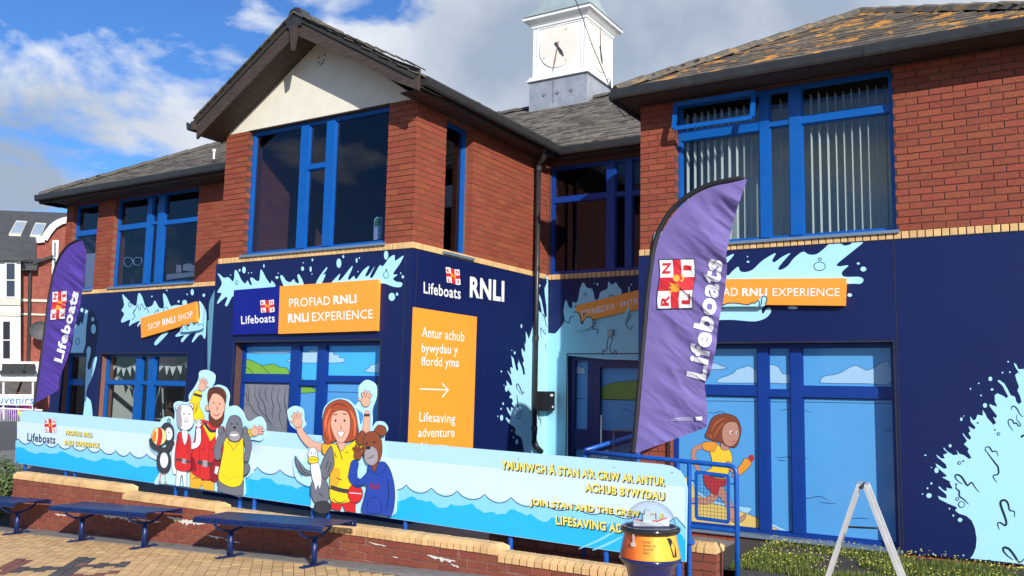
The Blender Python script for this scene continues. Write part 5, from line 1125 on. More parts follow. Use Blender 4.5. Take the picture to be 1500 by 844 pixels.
c.line([(320, 590), (400, 606)], 24, SHB, smooth=0); c.poly([(350, 578), (378, 584), (376, 622), (348, 616)], GB); c.poly([(352, 375), (378, 365), (402, 415), (448, 400), (440, 418), (395, 468)], YJ); c.line([(362, 360), (400, 410), (455, 395)], 15, mat('figure_navy', srgb(34, 42, 74), .5))
c.shape([(430, 395), (447, 400), (438, 450), (425, 455)], WF, INK, 2); c.poly([(425, 615), (445, 620), (435, 665), (418, 655)], WF)
c.ell(378, 272, 14, 20, INK); c.ell(378, 272, 11, 17, SK)
c.shape([(392, 200), (415, 180), (455, 182), (478, 210), (480, 270), (468, 320), (430, 345), (395, 320), (385, 260)], SK, INK, 3)
c.shape([(392, 285), (398, 318), (428, 342), (462, 322), (474, 290), (474, 330), (455, 368), (428, 384), (398, 368), (384, 325)], HB, INK, 2)
c.shape([(382, 240), (378, 190), (392, 158), (430, 148), (470, 162), (488, 200), (482, 245), (470, 215), (440, 190), (410, 188), (395, 215)], HB, INK, 2.5)
eyes(432, 245, 18, 9, 3); c.line([(432, 262), (438, 278), (428, 282)], 3, INK); c.line([(412, 308), (430, 318), (450, 306)], 4, RVD)
for l in ([(395, 170), (420, 158), (450, 168)], [(400, 185), (430, 172), (465, 185)], [(300, 300), (315, 270), (318, 240)], [(290, 690), (310, 682), (322, 692)], [(375, 700), (395, 692), (405, 702)], [(345, 520), (360, 500)], [(400, 520), (415, 505)]): c.line(l, 3, INK, taper=True)
# cat in a vest
c.limb([(200, 470), (180, 560), (186, 650)], (34, 26), WF, INK, 3); c.limb([(275, 500), (320, 480), (325, 400)], (34, 26), WF, INK, 3); hand(325, 372, 17, 85, WF)
c.shape([(196, 620), (255, 630), (256, 735), (236, 735), (230, 670), (222, 670), (214, 732), (190, 730)], WF, INK, 3, smooth=0)
c.shape([(205, 420), (232, 415), (275, 440), (280, 560), (272, 640), (195, 635), (185, 560), (195, 470)], RV, INK, 3); c.shape([(228, 400), (260, 405), (258, 460), (242, 490), (230, 450)], WF, INK, 2); c.line([(192, 575), (278, 590)], 15, SHB, smooth=0); c.poly([(228, 570), (252, 573), (250, 602), (226, 598)], GB)
c.line([(208, 440), (200, 520)], 5, RVD); c.line([(262, 450), (262, 540)], 5, RVD)
for x, y in ((205, 272), (280, 262)): c.ell(x, y, 17, 20, INK); c.ell(x, y, 14, 17, WF); c.ell(x, y+2, 7, 9, GB)
c.shape([(196, 300), (210, 262), (245, 252), (282, 268), (296, 310), (294, 370), (262, 402), (225, 398), (200, 370)], WF, INK, 3); c.shape([(196, 300), (205, 272), (225, 262), (222, 300), (228, 350), (222, 392), (200, 370)], GB, WF, .5)
eyes(254, 308, 15, 9); c.ell(250, 334, 6, 4, mat('figure_pink', srgb(240, 160, 170), .5)); c.line([(240, 345), (252, 356), (262, 342)], 3, INK)
# seabird with a striped ball
c.limb([(100, 660), (96, 700)], (6, 5), OG); c.limb([(128, 662), (130, 706)], (6, 5), OG)
for x, y in ((96, 702), (131, 708)): c.poly([(x, y-6), (x-16, y+10), (x, y+6), (x+14, y+10)], mat('figure_tan', srgb(190, 150, 120), .5))
c.ell(120, 585, 44, 72, INK); c.ell(120, 585, 41, 69, GYD); c.ell(122, 580, 24, 46, WF); c.limb([(165, 480), (130, 520), (60, 500), (45, 462)], (34, 22), GYD, INK, 3)
c.ell(140, 420, 43, 64, INK); c.ell(140, 420, 40, 61, GYD); c.ell(150, 425, 22, 38, WF); eyes(150, 416, 0.1, 8); c.line([(140, 350), (150, 335), (160, 348)], 6, GYD)
c.ell(92, 440, 46, 54, INK); c.ell(92, 440, 43, 51, mat('figure_ball', srgb(246, 226, 150), .5)); c.poly(catmull([(88, 390), (108, 400), (112, 440), (100, 490), (78, 488), (86, 440)], True, 3), RV); c.poly(catmull([(66, 405), (76, 420), (72, 465), (62, 475), (50, 445)], True, 3), OG)
# seal in a yellow shirt
c.shape([(445, 690), (580, 690), (588, 740), (574, 790), (450, 765), (440, 730)], GY, INK, 3); c.shape([(590, 640), (598, 600), (618, 600), (628, 630), (615, 655), (592, 668)], GY, INK, 3)
c.shape([(480, 440), (530, 470), (580, 440), (590, 520), (586, 700), (540, 738), (490, 730), (442, 690), (455, 600), (470, 520)], YJ, INK, 3); c.line([(455, 650), (500, 690), (560, 670)], 4, YO); c.shape([(498, 470), (520, 500), (530, 520), (550, 490), (566, 470)], YJ, INK, 2.5)
c.limb([(470, 430), (440, 500), (438, 560)], (48, 38), GY, INK, 3); c.limb([(600, 430), (620, 500), (605, 570)], (42, 34), GY, INK, 3)
for x in (455, 600): c.ell(x, 405, 16, 26, INK); c.ell(x, 405, 14, 24, GY)
c.shape([(505, 330), (540, 315), (572, 335), (584, 390), (578, 450), (540, 475), (500, 455), (485, 400)], GY, INK, 3); c.shape([(506, 420), (535, 405), (566, 420), (568, 455), (538, 470), (508, 455)], GB, INK, 2); c.shape([(510, 425), (560, 425), (548, 440), (522, 440)], WF, INK, 2); c.ell(537, 388, 9, 7, INK); eyes(537, 366, 16, 10)
c.build('figure_print', t)
zb = zoom(410, 540, 3.516)
t, cp = cutout('cutout_figures', 'right cut-out board of a waving woman, grey gull and brown dog in blue hoodie', zb,
    [(38, 225), (48, 205), (80, 192), (115, 212), (120, 265), (130, 290), (112, 320), (125, 350), (160, 385), (215, 385), (222, 330), (218, 250), (235, 190), (290, 155), (350, 162), (392, 215), (408, 290), (425, 270), (428, 235), (405, 215), (385, 195), (405, 165), (405, 100), (420, 75), (450, 58), (490, 85), (492, 150), (470, 215), (472, 260), (470, 310), (495, 275), (530, 275), (552, 310), (535, 350), (530, 420), (525, 470), (555, 490), (590, 570), (597, 680), (575, 760), (420, 745), (180, 722), (160, 690), (158, 610), (140, 605), (85, 570), (68, 500), (80, 440), (120, 480), (148, 400), (120, 370), (90, 320), (55, 290)])
c = Canvas(cp, zb, base=.0015, step=.0002)
# woman in yellow polo: raised arms, long hair
c.limb([(230, 410), (160, 390), (115, 340), (98, 305)], (44, 28), SK, INK, 3); hand(92, 278, 28, 100, SK, flip=-1)
c.limb([(400, 390), (440, 330), (450, 230)], (44, 28), SK, INK, 3); c.line([(434, 240), (462, 240)], 14, SHB, smooth=0); hand(442, 170, 28, 82, SK, flip=1, thumb=80)
c.shape([(262, 650), (390, 655), (388, 742), (335, 735), (322, 700), (310, 735), (262, 722)], RV, INK, 3, smooth=0)
c.shape([(222, 385), (290, 390), (345, 395), (400, 362), (430, 380), (432, 440), (400, 460), (395, 640), (350, 690), (262, 680), (258, 560), (262, 450), (220, 440)], YJ, INK, 3); c.shape([(268, 520), (310, 520), (300, 600), (262, 610)], YO, YJ, .5); c.shape([(226, 388), (262, 392), (256, 440), (222, 438)], YO, INK, 2)
c.line([(260, 610), (330, 630), (400, 632)], 22, SHB); c.ell(388, 645, 40, 50, INK); c.ell(388, 645, 37, 47, RV); c.line([(358, 640), (420, 645)], 4, WF, smooth=0)
c.shape([(292, 350), (330, 350), (335, 400), (318, 425), (296, 400)], SK, INK, 2)
c.shape([(222, 340), (222, 250), (245, 190), (300, 160), (350, 172), (385, 215), (400, 290), (405, 350), (370, 372), (330, 380), (290, 372), (240, 390)], GIN, INK, 3)
for l in ([(240, 360), (236, 270), (262, 205)], [(262, 370), (252, 300), (272, 230)], [(385, 350), (385, 270), (362, 215)]): c.line(l, 11, GIL, taper=True)
c.shape([(268, 240), (300, 215), (345, 222), (362, 262), (358, 330), (330, 378), (300, 378), (276, 340), (262, 290)], SK, INK, 2.5)
eyes(310, 268, 23, 12); c.shape([(298, 325), (330, 325), (322, 350), (306, 350)], WF, RVD, 3); c.line([(312, 290), (318, 308), (308, 312)], 2.5, INK); c.line([(276, 240), (296, 234)], 5, HB, smooth=0); c.line([(324, 232), (344, 236)], 5, HB, smooth=0)
c.line([(296, 385), (310, 430), (322, 470)], 3, INK)
for l in ([(262, 200), (300, 180), (340, 195)], [(240, 300), (235, 340), (245, 370)], [(395, 300), (398, 330), (388, 355)], [(290, 560), (320, 575)], [(345, 560), (370, 545)], [(270, 665), (300, 690), (345, 680)], [(280, 430), (292, 460)], [(340, 430), (352, 432)]): c.line(l, 3, INK, taper=True)
# gull
c.shape([(165, 545), (120, 545), (85, 500), (78, 450), (100, 480), (135, 520), (165, 530)], GY, INK, 3); c.shape([(205, 520), (230, 450), (262, 400), (275, 440), (278, 500), (245, 560), (215, 580)], GY, INK, 3)
c.shape([(162, 590), (190, 550), (225, 560), (250, 610), (252, 670), (225, 700), (185, 695), (160, 650)], GY, INK, 3); c.shape([(160, 490), (200, 490), (215, 570), (205, 620), (195, 600), (185, 628), (175, 590), (165, 560)], WF, INK, 2)
c.ell(170, 445, 26, 42, INK); c.ell(170, 445, 23.5, 39.5, WF); eyes(172, 435, 10, 7); c.shape([(145, 465), (170, 452), (200, 465), (190, 485), (155, 488)], YJ, INK, 2.5); c.line([(148, 470), (198, 470)], 2.5, INK, smooth=0)
c.shape([(185, 690), (245, 685), (262, 720), (240, 745), (180, 735)], GYD, INK, 2)
for l in ([(95, 490), (120, 530), (150, 540)], [(90, 520), (115, 555)], [(250, 470), (235, 520)], [(265, 480), (245, 540)], [(200, 640), (225, 660)]): c.line(l, 3, INK, taper=True)
# dog in hoodie
c.limb([(400, 590), (375, 560), (385, 490)], (46, 40), BU, INK, 3); hand(402, 445, 25, 92, BRN)
c.shape([(470, 500), (545, 490), (580, 560), (592, 660), (575, 755), (530, 755), (425, 742), (440, 650), (445, 600), (390, 600), (440, 545)], BU, INK, 3); c.shape([(462, 670), (515, 675), (518, 740), (452, 738)], BU, INK, 2.5); c.line([(555, 570), (560, 650), (545, 730)], 3.5, INK)
c.text('RNLI', (462, 618), (510, 622), (463, 590), RVD, 1); c.shape([(452, 510), (475, 540), (520, 540), (548, 505), (535, 480), (470, 490)], BU, INK, 2.5)
c.shape([(400, 350), (420, 320), (440, 335), (435, 380), (408, 392), (392, 372)], BRN, INK, 3); c.shape([(485, 318), (510, 290), (545, 305), (545, 340), (518, 345), (495, 335)], BRN, INK, 3)
c.shape([(435, 350), (460, 325), (500, 330), (522, 370), (526, 440), (505, 490), (485, 535), (470, 500), (435, 460), (428, 400)], BRN, INK, 3); c.shape([(440, 420), (470, 400), (500, 420), (505, 470), (480, 498), (450, 490), (435, 460)], GB, INK, 2); c.ell(455, 408, 12, 9, INK); eyes(466, 382, 19, 12, -3); c.line([(450, 462), (470, 458), (482, 445)], 3.5, INK)
c.build('figure_print', t)
# ================================================================== ACROSS THE STREET
sd = Vector((math.sin(R(22.4)), math.cos(R(22.4)), 0)); sn = Vector((math.cos(R(22.4)), -math.sin(R(22.4)), 0)); S0 = ray(40, 500)*42
SPl = Plane(S0+Vector((0, 0, CH)), sn)
town = thing('terrace_building', 'distant red brick and white bay terrace with slate roof behind the small flag', 'building', tuple(SPl(40, 560)))
def pq(q, pts, o0, o1, mi=0): P = [SPl(*p, o1) for p in pts]; q.prism(P, -sn*(o1-o0), mi)
TB = mat('terrace_brick', (.27, .07, .045), .85, var=.25, bscale=9, dirt=.45, dscale=1.2, dcol=(.12, .05, .035)); TS = mat('terrace_slate', (.06, .062, .068), .8, var=.2, bscale=5); TST = mat('terrace_stone', (.55, .52, .44), .85, dirt=.35, dscale=1.5, dcol=(.3, .26, .2)); TW = mat('terrace_white', (.78, .78, .74), .7, dirt=.2, dscale=1.5, dcol=(.5, .48, .42)); TG = mat('terrace_glass', (.03, .035, .045), .1, coat=.5)
q = MB(); pq(q, [(-60, 380), (100, 386), (100, 640), (-60, 640)], -6, 0); pq(q, [(54, 352), (66, 350), (72, 340), (80, 331), (90, 326), (105, 322), (105, 388), (54, 388)], -.3, .05); q.build('wall', TB, town)
q = MB(); P = [SPl(-60, 388, .5), SPl(54, 390, .5), SPl(100, 312, -8), SPl(-60, 306, -8)]; q.prism(P, (0, 0, -.2)); rf = q.build('roof', TS, town)
for pts in ([(13, 342), (31, 343), (40, 324), (24, 323)], [(44, 344), (60, 345), (68, 327), (52, 326)]):
    def onroof(p, up_=0):
        Pn = (P[1]-P[0]).cross(P[3]-P[0]).normalized(); Pn = Pn if Pn.z > 0 else -Pn; return Plane(P[0], Pn)(*p, up_)
    q = MB(); V = [onroof(p, .12) for p in pts]; q.prism(V, (0, 0, -.15)); sk = q.build('skylight', TST, rf)
    cx, cy = sum(p[0] for p in pts)/4, sum(p[1] for p in pts)/4; q = MB(); q.prism([onroof((cx+(p[0]-cx)*.82, cy+(p[1]-cy)*.8), .16) for p in pts], (0, 0, -.03)); q.build('pane', mat('skylight_glass', (.35, .42, .48), .15, coat=.5), sk)
q = MB(); q.prism([SPl(-30, 376, 1.2), SPl(34, 377, 1.2), SPl(24, 360, 0), SPl(8, 352, -.5), SPl(-30, 352, -.5)], (0, 0, -.15)); q.build('bay_roof', TS, town)
q = MB(); pq(q, [(-40, 376), (30, 377), (30, 532), (-40, 532)], -.1, .9); q.build('bay', TW, town)
q = MB()
for a, b, y0, y1, o in ((28, 78, 437.5, 441.5, .08), (28, 78, 458.5, 461.5, .08), (-30, 30, 436, 446, .98), (-30, 30, 456, 462, .96)): pq(q, [(a, y0), (b, y0+1.5), (b, y1+1.5), (a, y1)], 0, o)
q.build('string_course', TST, town)
q = MB(); ar = [(53, 352), (64, 351), (70, 341), (78, 331), (88, 325), (104, 321)]
for a, b in zip(ar[:-1], ar[1:]): q.bar(SPl(*a, .1), SPl(*b, .1), .35, .3)
q.build('gable_coping', TW, town)
for pts, o, sash in (([(7, 383), (24, 385), (24, 437), (7, 436)], .92, 1), ([(2, 468), (17, 469), (17, 528), (2, 528)], .92, 1), ([(-16, 468), (-4, 468), (-4, 528), (-16, 528)], .92, 1), ([(77, 352), (86, 352), (84, 402), (76, 402)], .06, 1)):
    q = MB(); pq(q, pts, 0, o+.06); w_ = q.build('window', TW, town)
    x0, y0 = pts[0]; x1, y1 = pts[2]; q = MB(); m_ = (y0+y1)/2
    pq(q, [(x0+2.5, y0+3), (x1-2.5, y0+3), (x1-2.5, m_-1), (x0+2.5, m_-1)], o, o+.10); pq(q, [(x0+2.5, m_+1), (x1-2.5, m_+1), (x1-2.5, y1-3), (x0+2.5, y1-3)], o, o+.10); q.build('pane', TG, w_)
q = MB(); q.tube([SPl(44, 384, .2), SPl(43, 450, .2), SPl(41, 530, .2)], .07, 8); q.bar(SPl(48, 386, .3), SPl(78, 375, .3), .15, .12); q.bar(SPl(28, 379, .3), SPl(60, 381, .3), .2, .14); q.build('drainpipe', GUTTER, town)
q = MB(); ct = SPl(58, 484, .9); q.lathe((0, 0, 0), [(.05, 0), (.3, .04), (.45, .12)], 14); q.v = [ct+Vector((v.z*.6, -v.x, v.y)) if False else ct+sn*v.z+sd*v.x+Vector((0, 0, v.y)) for v in q.v]; q.build('satellite_dish', mat('dish_grey', (.08, .08, .085), .6), town)
q = MB(); pq(q, [(-40, 529), (62, 530), (62, 559), (-40, 558)], 0, 1.1); q.build('shop_fascia', TW, town)
for x in (11, 27, 43): q = MB(); p = SPl(x, 538, 1.25); q.obox(p, sd*.22, sn*.15, Vector((0, 0, .16))); q.obox(p+Vector((0, 0, -.22)), sd*.3, sn*.2, Vector((0, 0, .06))); q.build('lamp', BLACKP, town)
q = MB(); q.prism([SPl(-40, 559, 1.15), SPl(30, 559, 1.15), SPl(22, 578, 3.2), SPl(-50, 578, 3.2)], (0, 0, -.1)); q.prism([SPl(33, 560, 1.15), SPl(64, 560, 1.15), SPl(60, 575, 3.0), SPl(28, 575, 3.0)], (0, 0, -.1)); q.build('awning', mat('awning_brown', (.10, .085, .075), .8, var=.3, bscale=3), town)
stl = thing('souvenir_stall', 'distant stall with white sign reading Souvenirs and bright goods below', 'stall', tuple(SPl(20, 600, 4)))
q = MB(); pq(q, [(-40, 577), (48, 578), (48, 594), (-40, 593)], 3.9, 4.0); q.build('stall_sign', TW, stl)
class SS:
    n = sn
    def __call__(s_, x, y, off=0): return SPl(x, y, 4.0+off*8)
c = Canvas(SS(), base=.003); c.text('Souvenirs', (-22, 591), (49, 592), (-21, 579), mat('sign_teal', srgb(60, 120, 170), .5), 0); c.build('lettering', stl)
q = MB()
for x in (-30, 5, 48): q.tube([SPl(x, 560, 3.9), SPl(x, 624, 3.9)], .04, 6)
q.build('stall_post', TW, stl)
for x, y, r_, m_ in ((4, 604, .42, 'violet'), (13, 602, .34, 'violet'), (36, 599, .30, 'pink'), (30, 607, .26, 'lime'), (22, 600, .22, 'white'), (46, 602, .25, 'pink'), (42, 607, .2, 'white'), (20, 609, .25, 'violet')):
    q = MB(); ct = SPl(x, y, 3.4); q.lathe(ct, [(.02, -r_)]+[(r_*math.cos(a)*(.85+.3*random.random()), r_*math.sin(a)) for a in (-1.1, -.6, 0, .6, 1.1)]+[(.02, r_)], 12)
    q.build('inflatable', mat('goods_'+m_, {'violet': (.18, .05, .30), 'pink': (.7, .10, .30), 'lime': (.35, .6, .08), 'white': (.7, .7, .7)}[m_], .4), stl, smooth=True)
bar_ = thing('barrier', 'distant grey metal pedestrian barrier in front of the souvenir stall', 'barrier', tuple(SPl(30, 620, 6)))
q = MB(); q.tube([SPl(-30, 597, 6), SPl(62, 601, 6)], .035, 6); q.tube([SPl(-30, 620, 6), SPl(62, 621, 6)], .03, 6)
for k in range(30): q.tube([SPl(-30+k*3.1, 597.2+k*.13, 6), SPl(-30+k*3.1, 620, 6)], .015, 4)
q.build('barrier_rails', ALU, bar_)
# silver car parked at the left edge
CP = Vector((-26.6, 11.6, -.12)); car = thing('parked_car', 'silver hatchback parked at the left edge behind the banner', 'car', tuple(CP))
cf = Vector((.42, .907, 0)).normalized(); cs = Vector((cf.y, -cf.x, 0))
def cpt(a, b, z): return CP+cf*a+cs*b+Vector((0, 0, z))
prof = [(-2.0, .35), (-2.02, .75), (-1.95, .98), (-1.6, 1.02), (-.95, 1.42), (.3, 1.46), (1.05, 1.0), (1.8, .88), (2.05, .68), (2.05, .35)]
q = MB(); n = len(prof); vs = [cpt(a, -.86+(.12 if z > 1.1 else 0), z) for a, z in prof]+[cpt(a, .86-(.12 if z > 1.1 else 0), z) for a, z in prof]
tr = tessellate_polygon([[Vector((a, z, 0)) for a, z in prof]]); q.add(vs, [tuple(t) for t in tr]+[tuple(n+i for i in t) for t in tr]+[(i, (i+1) % n, n+(i+1) % n, n+i) for i in range(n)]); q.build('body', mat('car_silver', (.35, .37, .39), .3, metal=.6, coat=.5), car)
q = MB()
for sd_ in (-1, 1):
    o = .80 if sd_ > 0 else -.80
    for a0, a1, b0, b1 in ((-1.35, -.35, -.95, -.35), (-.28, .75, -.28, .28)): q.prism([cpt(a0, sd_*.875, 1.04), cpt(a1, sd_*.875, 1.04), cpt(b1, sd_*.76, 1.39), cpt(b0, sd_*.76, 1.39)], cs*sd_*.01)
q.prism([cpt(-1.62, -.70, 1.06), cpt(-1.62, .70, 1.06), cpt(-1.0, .64, 1.41), cpt(-1.0, -.64, 1.41)], (-.02*cf.x, -.02*cf.y, .02)); q.prism([cpt(1.0, -.70, 1.05), cpt(1.0, .70, 1.05), cpt(.36, .64, 1.44), cpt(.36, -.64, 1.44)], (.02*cf.x, .02*cf.y, .02)); q.build('car_window', TG, car)
for a in (-1.3, 1.3):
    for sd_ in (-1, 1):
        q = MB(); q.tube([cpt(a, sd_*.68, .32), cpt(a, sd_*.89, .32)], .32, 18); w_ = q.build('wheel', mat('tyre', (.02, .02, .02), .8), car); q = MB(); q.tube([cpt(a, sd_*.88, .32), cpt(a, sd_*.90, .32)], .2, 12); q.build('rim', ALU, w_)
# ================================================================== BENCHES
def make_bench(xc, label):
    g = ground_z(xc, 6.5); t = thing('bench', label, 'bench', (xc, 6.5, g), 'blue metal benches along the wall')
    tilt = .043
    def bx(x, y, z): return Vector((xc+x, 6.5+y, g+x*tilt+z))
    L = 1.84; n = 36; prof = [(-.235, .385), (-.255, .402), (-.245, .428), (-.19, .435), (0, .428), (.19, .435), (.245, .428), (.255, .405), (.235, .388)]
    for k in range(n):
        x = -L/2+L*(k+.5)/n; q = MB(); vs = []
        w = .027
        for sx in (-w/2*1.2, w/2*1.2):
            vs += [bx(x+sx, a, b) for a, b in prof]+[bx(x+sx, a*.955, b-.011) for a, b in prof]
        m_ = len(prof); fs = []
        for i in range(m_-1):
            fs += [(i, i+1, 2*m_+i+1, 2*m_+i), (m_+i, m_+i+1, 3*m_+i+1, 3*m_+i), (i, i+1, m_+i+1, m_+i), (2*m_+i, 2*m_+i+1, 3*m_+i+1, 3*m_+i)]
        q.add(vs, fs); q.build('slat', BENCH, t)
    q = MB()
    for y, z in ((-.235, .382), (.235, .382)): q.tube([bx(-L/2, y, z), bx(L/2, y, z)], .013, 8)
    for y in (-.13, 0, .13): q.bar(bx(-L/2, y, .416), bx(L/2, y, .416), .03, .006)
    q.build('seat_rail', BENCH, t)
    for s_ in (-1, 1):
        x = s_*.60; q = MB()
        q.tube([bx(x, -.245, .395), bx(x, -.20, .335), bx(x, -.12, .29), bx(x, 0, .27), bx(x, .12, .29), bx(x, .20, .335), bx(x, .245, .395)], .014, 8); q.bar(bx(x, -.23, .402), bx(x, .23, .402), .03, .02); q.build('cradle', BENCH, t, smooth=False)
        q = MB(); q.tube([bx(x, 0, .01), bx(x, 0, .275)], .030, 14); q.build('leg', BENCH, t, smooth=True)
        q = MB(); q.bar(bx(x, -.17, .012), bx(x, .17, .012), .055, .014); q.tube([bx(x, -.13, .015), bx(x, -.13, .035)], .01, 6); q.tube([bx(x, .13, .015), bx(x, .13, .035)], .01, 6); q.build('foot', BENCH, t)
make_bench(-9.45, 'blue slatted metal bench, middle of the three along the brick wall')
make_bench(-6.82, 'blue slatted metal bench nearest the camera, in front of the gull and woman cut-outs')
make_bench(-12.05, 'blue slatted metal bench cut off by the left edge of the photo')
# ================================================================== FEATHER FLAGS
from mathutils import noise
def feather(name, label, Y, Lc, Rc, Pc, m, zfun, texts, crest, amp, rb=.03, foot=0.0, tag=None):
    pl = PY(Y); t = thing(name, label, 'flag', tuple(PY(Y)(*Pc[0])), 'purple feather flags')
    W_ = max(abs(Rc[len(Rc)//2][0]-Lc[len(Lc)//2][0]), 1)
    LL = [p for k, p in enumerate(sorted(Lc, key=lambda p: p[1]))]
    def rip(x, y):
        # folds: fixed at the pole, growing to the free edge
        yy_ = min(max(y, LL[0][1]), LL[-1][1]); i_ = min(int(bisect.bisect([p[1] for p in LL], yy_)), len(LL)-1); pa, pb = LL[max(i_-1, 0)], LL[i_]
        L0 = pa[0]+(pb[0]-pa[0])*((yy_-pa[1])/(pb[1]-pa[1]) if pb[1] > pa[1] else 0); f = min(max((x-L0)/W_, 0), 1)
        s_ = 100/W_
        u = (x*.80+y*.60)*s_; v = (-x*.60+y*.80)*s_      # u runs down along the folds, v across them
        a = noise.noise(Vector((v*.034, u*.007, 1)))*1.5+noise.noise(Vector((v*.075, u*.014, 5)))*.5
        k1 = noise.noise(Vector((v*.05+3, u*.011, 12))); a -= .9*math.exp(-(k1/.13)**2)*.30      # sharp creases
        k2 = noise.noise(Vector((v*.11+3, u*.03, 17))); a -= .16*math.exp(-(k2/.2)**2)
        return -amp*(.10+f*.90)*a
    nr, nc = 200, 80; vs = []; fs = []
    def at_curve(C, k, n):
        f = k/n*(len(C)-1); i = min(int(f), len(C)-2); g = f-i; return (C[i][0]+(C[i+1][0]-C[i][0])*g, C[i][1]+(C[i+1][1]-C[i][1])*g)
    Ls = catmull(Lc, False, 6); Rs = catmull(Rc, False, 6)
    for j in range(nr+1):
        a = at_curve(Ls, j, nr); b = at_curve(Rs, j, nr)
        for i in range(nc+1):
            x = a[0]+(b[0]-a[0])*i/nc; y = a[1]+(b[1]-a[1])*i/nc; vs.append(pl(x, y, rip(x, y)))
    for j in range(nr):
        for i in range(nc): fs.append((j*(nc+1)+i, j*(nc+1)+i+1, (j+1)*(nc+1)+i+1, (j+1)*(nc+1)+i))
    q = MB(); q.add(vs, fs); q.build('flag_cloth', m, t, smooth=True)
    class Surf:
        n = pl.n
        def __call__(s, x, y, off=0): return pl(x, y, rip(x, y)+off+.007)
    c = Canvas(Surf(), zfun, base=.001, step=.0004); c.fine = W_*.014*(3.25 if zfun else 1); c.sep = False
    for s_, BL, BR, TL in texts: c.text(s_, BL, BR, TL, FWHITE, 1)
    c.crest(*crest)
    if tag: c.poly(tag, FWHITE); c.line([(tag[0][0]-32, tag[0][1]+2), (tag[0][0]-4, tag[0][1]+1)], .7, FWHITE, smooth=0); c.line([(tag[0][0]-36, tag[0][1]+4.5), (tag[0][0]-4, tag[0][1]+4)], .7, FWHITE, smooth=0)
    c.build('lettering', t)
    Ps = catmull(Pc, False, 5); q = MB(); q.tube([pl(*p, .0) for p in Ps], [rb]*(len(Ps)-4)+[rb*.9, rb*.8, rb*.7, rb*.6], 10); sl_ = q.build('pole_sleeve', SLEEVE, t, smooth=True)
    b0 = pl(*Pc[0]); b1 = pl(*Pc[1]); d = (b0-b1).normalized(); tt = (b0.z-foot)/-d.z
    q = MB(); q.tube([b0-d*.05, b0+d*tt], rb*.45, 8); q.build('pole', BLACKP, t)
    return t
zf3 = zoom(920, 250, 3.672); zf4 = zoom(920, 470, 4.017)
def conv(z, pts): return [z(p) for p in pts]
Rc = conv(zf3, [(640, 52), (612, 130), (585, 210), (562, 290), (545, 370), (530, 440), (532, 520), (526, 600), (512, 700), (494, 780)]) + conv(zf4, [(526, 60), (520, 140), (505, 220), (480, 320), (452, 370), (458, 440), (466, 520), (466, 590), (461, 628)])
Lc = conv(zf3, [(630, 44), (560, 60), (430, 95), (330, 150), (245, 235), (180, 335), (140, 440), (120, 560), (100, 700), (85, 800)]) + conv(zf4, [(105, 40), (97, 150), (85, 260), (75, 370), (65, 480), (56, 580), (48, 680), (40, 740), (45, 780)])
Pc = [(926.5, 664), (930, 640), (934, 594), (938, 550), (941.5, 510), (945, 470), (948.5, 430), (953, 395), (958, 362), (967, 335), (984, 308), (1008, 287), (1037, 272), (1070, 264), (1090, 260.5)]
feather('feather_flag', 'tall purple feather flag by the entrance ramp, largest, in front of the right window', 7.75, Lc, Rc, Pc, PURPLE, None,
    [('Lifeboats', (1034, 558), (1059.5, 383), (1005, 551))], (zf3((345, 738)), zf3((357, 478)), zf3((160, 742))), .055, rb=.026, tag=[(1019, 611), (1028.5, 610), (1029, 615.5), (1019.5, 616.5)])
z_l = zoom(40, 340, 3.25)
Lc2 = conv(z_l, [(258, 36), (215, 55), (175, 95), (145, 150), (125, 210), (110, 280), (100, 350), (88, 430), (78, 520), (68, 600), (58, 680), (48, 750), (42, 790), (38, 815)])
Rc2 = conv(z_l, [(262, 40), (276, 75), (281, 110), (278, 170), (268, 240), (258, 310), (245, 380), (225, 450), (212, 520), (198, 580), (172, 650), (152, 700), (150, 745), (120, 770)])
Pc2 = [(50, 597), (53, 575), (56.5, 550), (60, 525), (64, 495), (68, 465), (71, 440), (75, 418), (80, 395), (88, 375), (100, 360), (112, 353), (121, 351)]
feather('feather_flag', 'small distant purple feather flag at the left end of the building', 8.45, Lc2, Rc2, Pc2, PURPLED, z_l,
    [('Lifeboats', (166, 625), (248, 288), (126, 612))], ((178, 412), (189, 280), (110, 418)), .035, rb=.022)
# ================================================================== RAILINGS
rl = thing('ramp_railing', 'blue tubular ramp railing with mesh panel beside the right end of the banner', 'railing', (-2.6, 7.6, 0))
ryy = 7.6; A = Vector((-3.80, ryy, 1.017)); Bq = Vector((-2.40, ryy, .975))
q = MB(); q.tube([A, A.lerp(Bq, .5), Bq, (-2.365, ryy, .965), (-2.342, ryy, .94), (-2.337, ryy, .90), (-2.335, ryy, .5), (-2.335, ryy, -.1)], .022, 12); q.build('handrail', RAILM, rl, smooth=True)
q = MB(); q.tube([(-2.765, ryy, -.1), (-2.765, ryy, .985)], .020, 12); q.lathe((-2.765, ryy, .28), [(.05, -.01), (.05, .01), (.024, .03)], 12); q.build('post', RAILM, rl)
q = MB(); q.tube([(-2.87+.0, ryy, .15), (-2.87, ryy, .985)], .018, 10); q.build('post', RAILM, rl)
q = MB(); q.tube([(-2.765, ryy, .42), (-2.335, ryy, .42)], .019, 10); q.build('lower_rail', RAILM, rl)
q = MB()
for a, b in (((-2.70, ryy, .90), (-2.41, ryy, .885)), ((-2.70, ryy, .50), (-2.41, ryy, .49)), ((-2.70, ryy, .50), (-2.70, ryy, .90)), ((-2.41, ryy, .49), (-2.41, ryy, .885))): q.bar(a, b, .022, .03)
for x in (-2.745, -2.37):
    for z in (.62, .82): q.bar((x-.02, ryy, z), (x+.03, ryy, z), .01, .012)
q.build('mesh_frame', RAILM, rl)
q = MB()
for k in range(1, 9): x = -2.70+.29*k/9; q.tube([(x, ryy+.004, .5), (x, ryy+.004, .89)], .0018, 4)
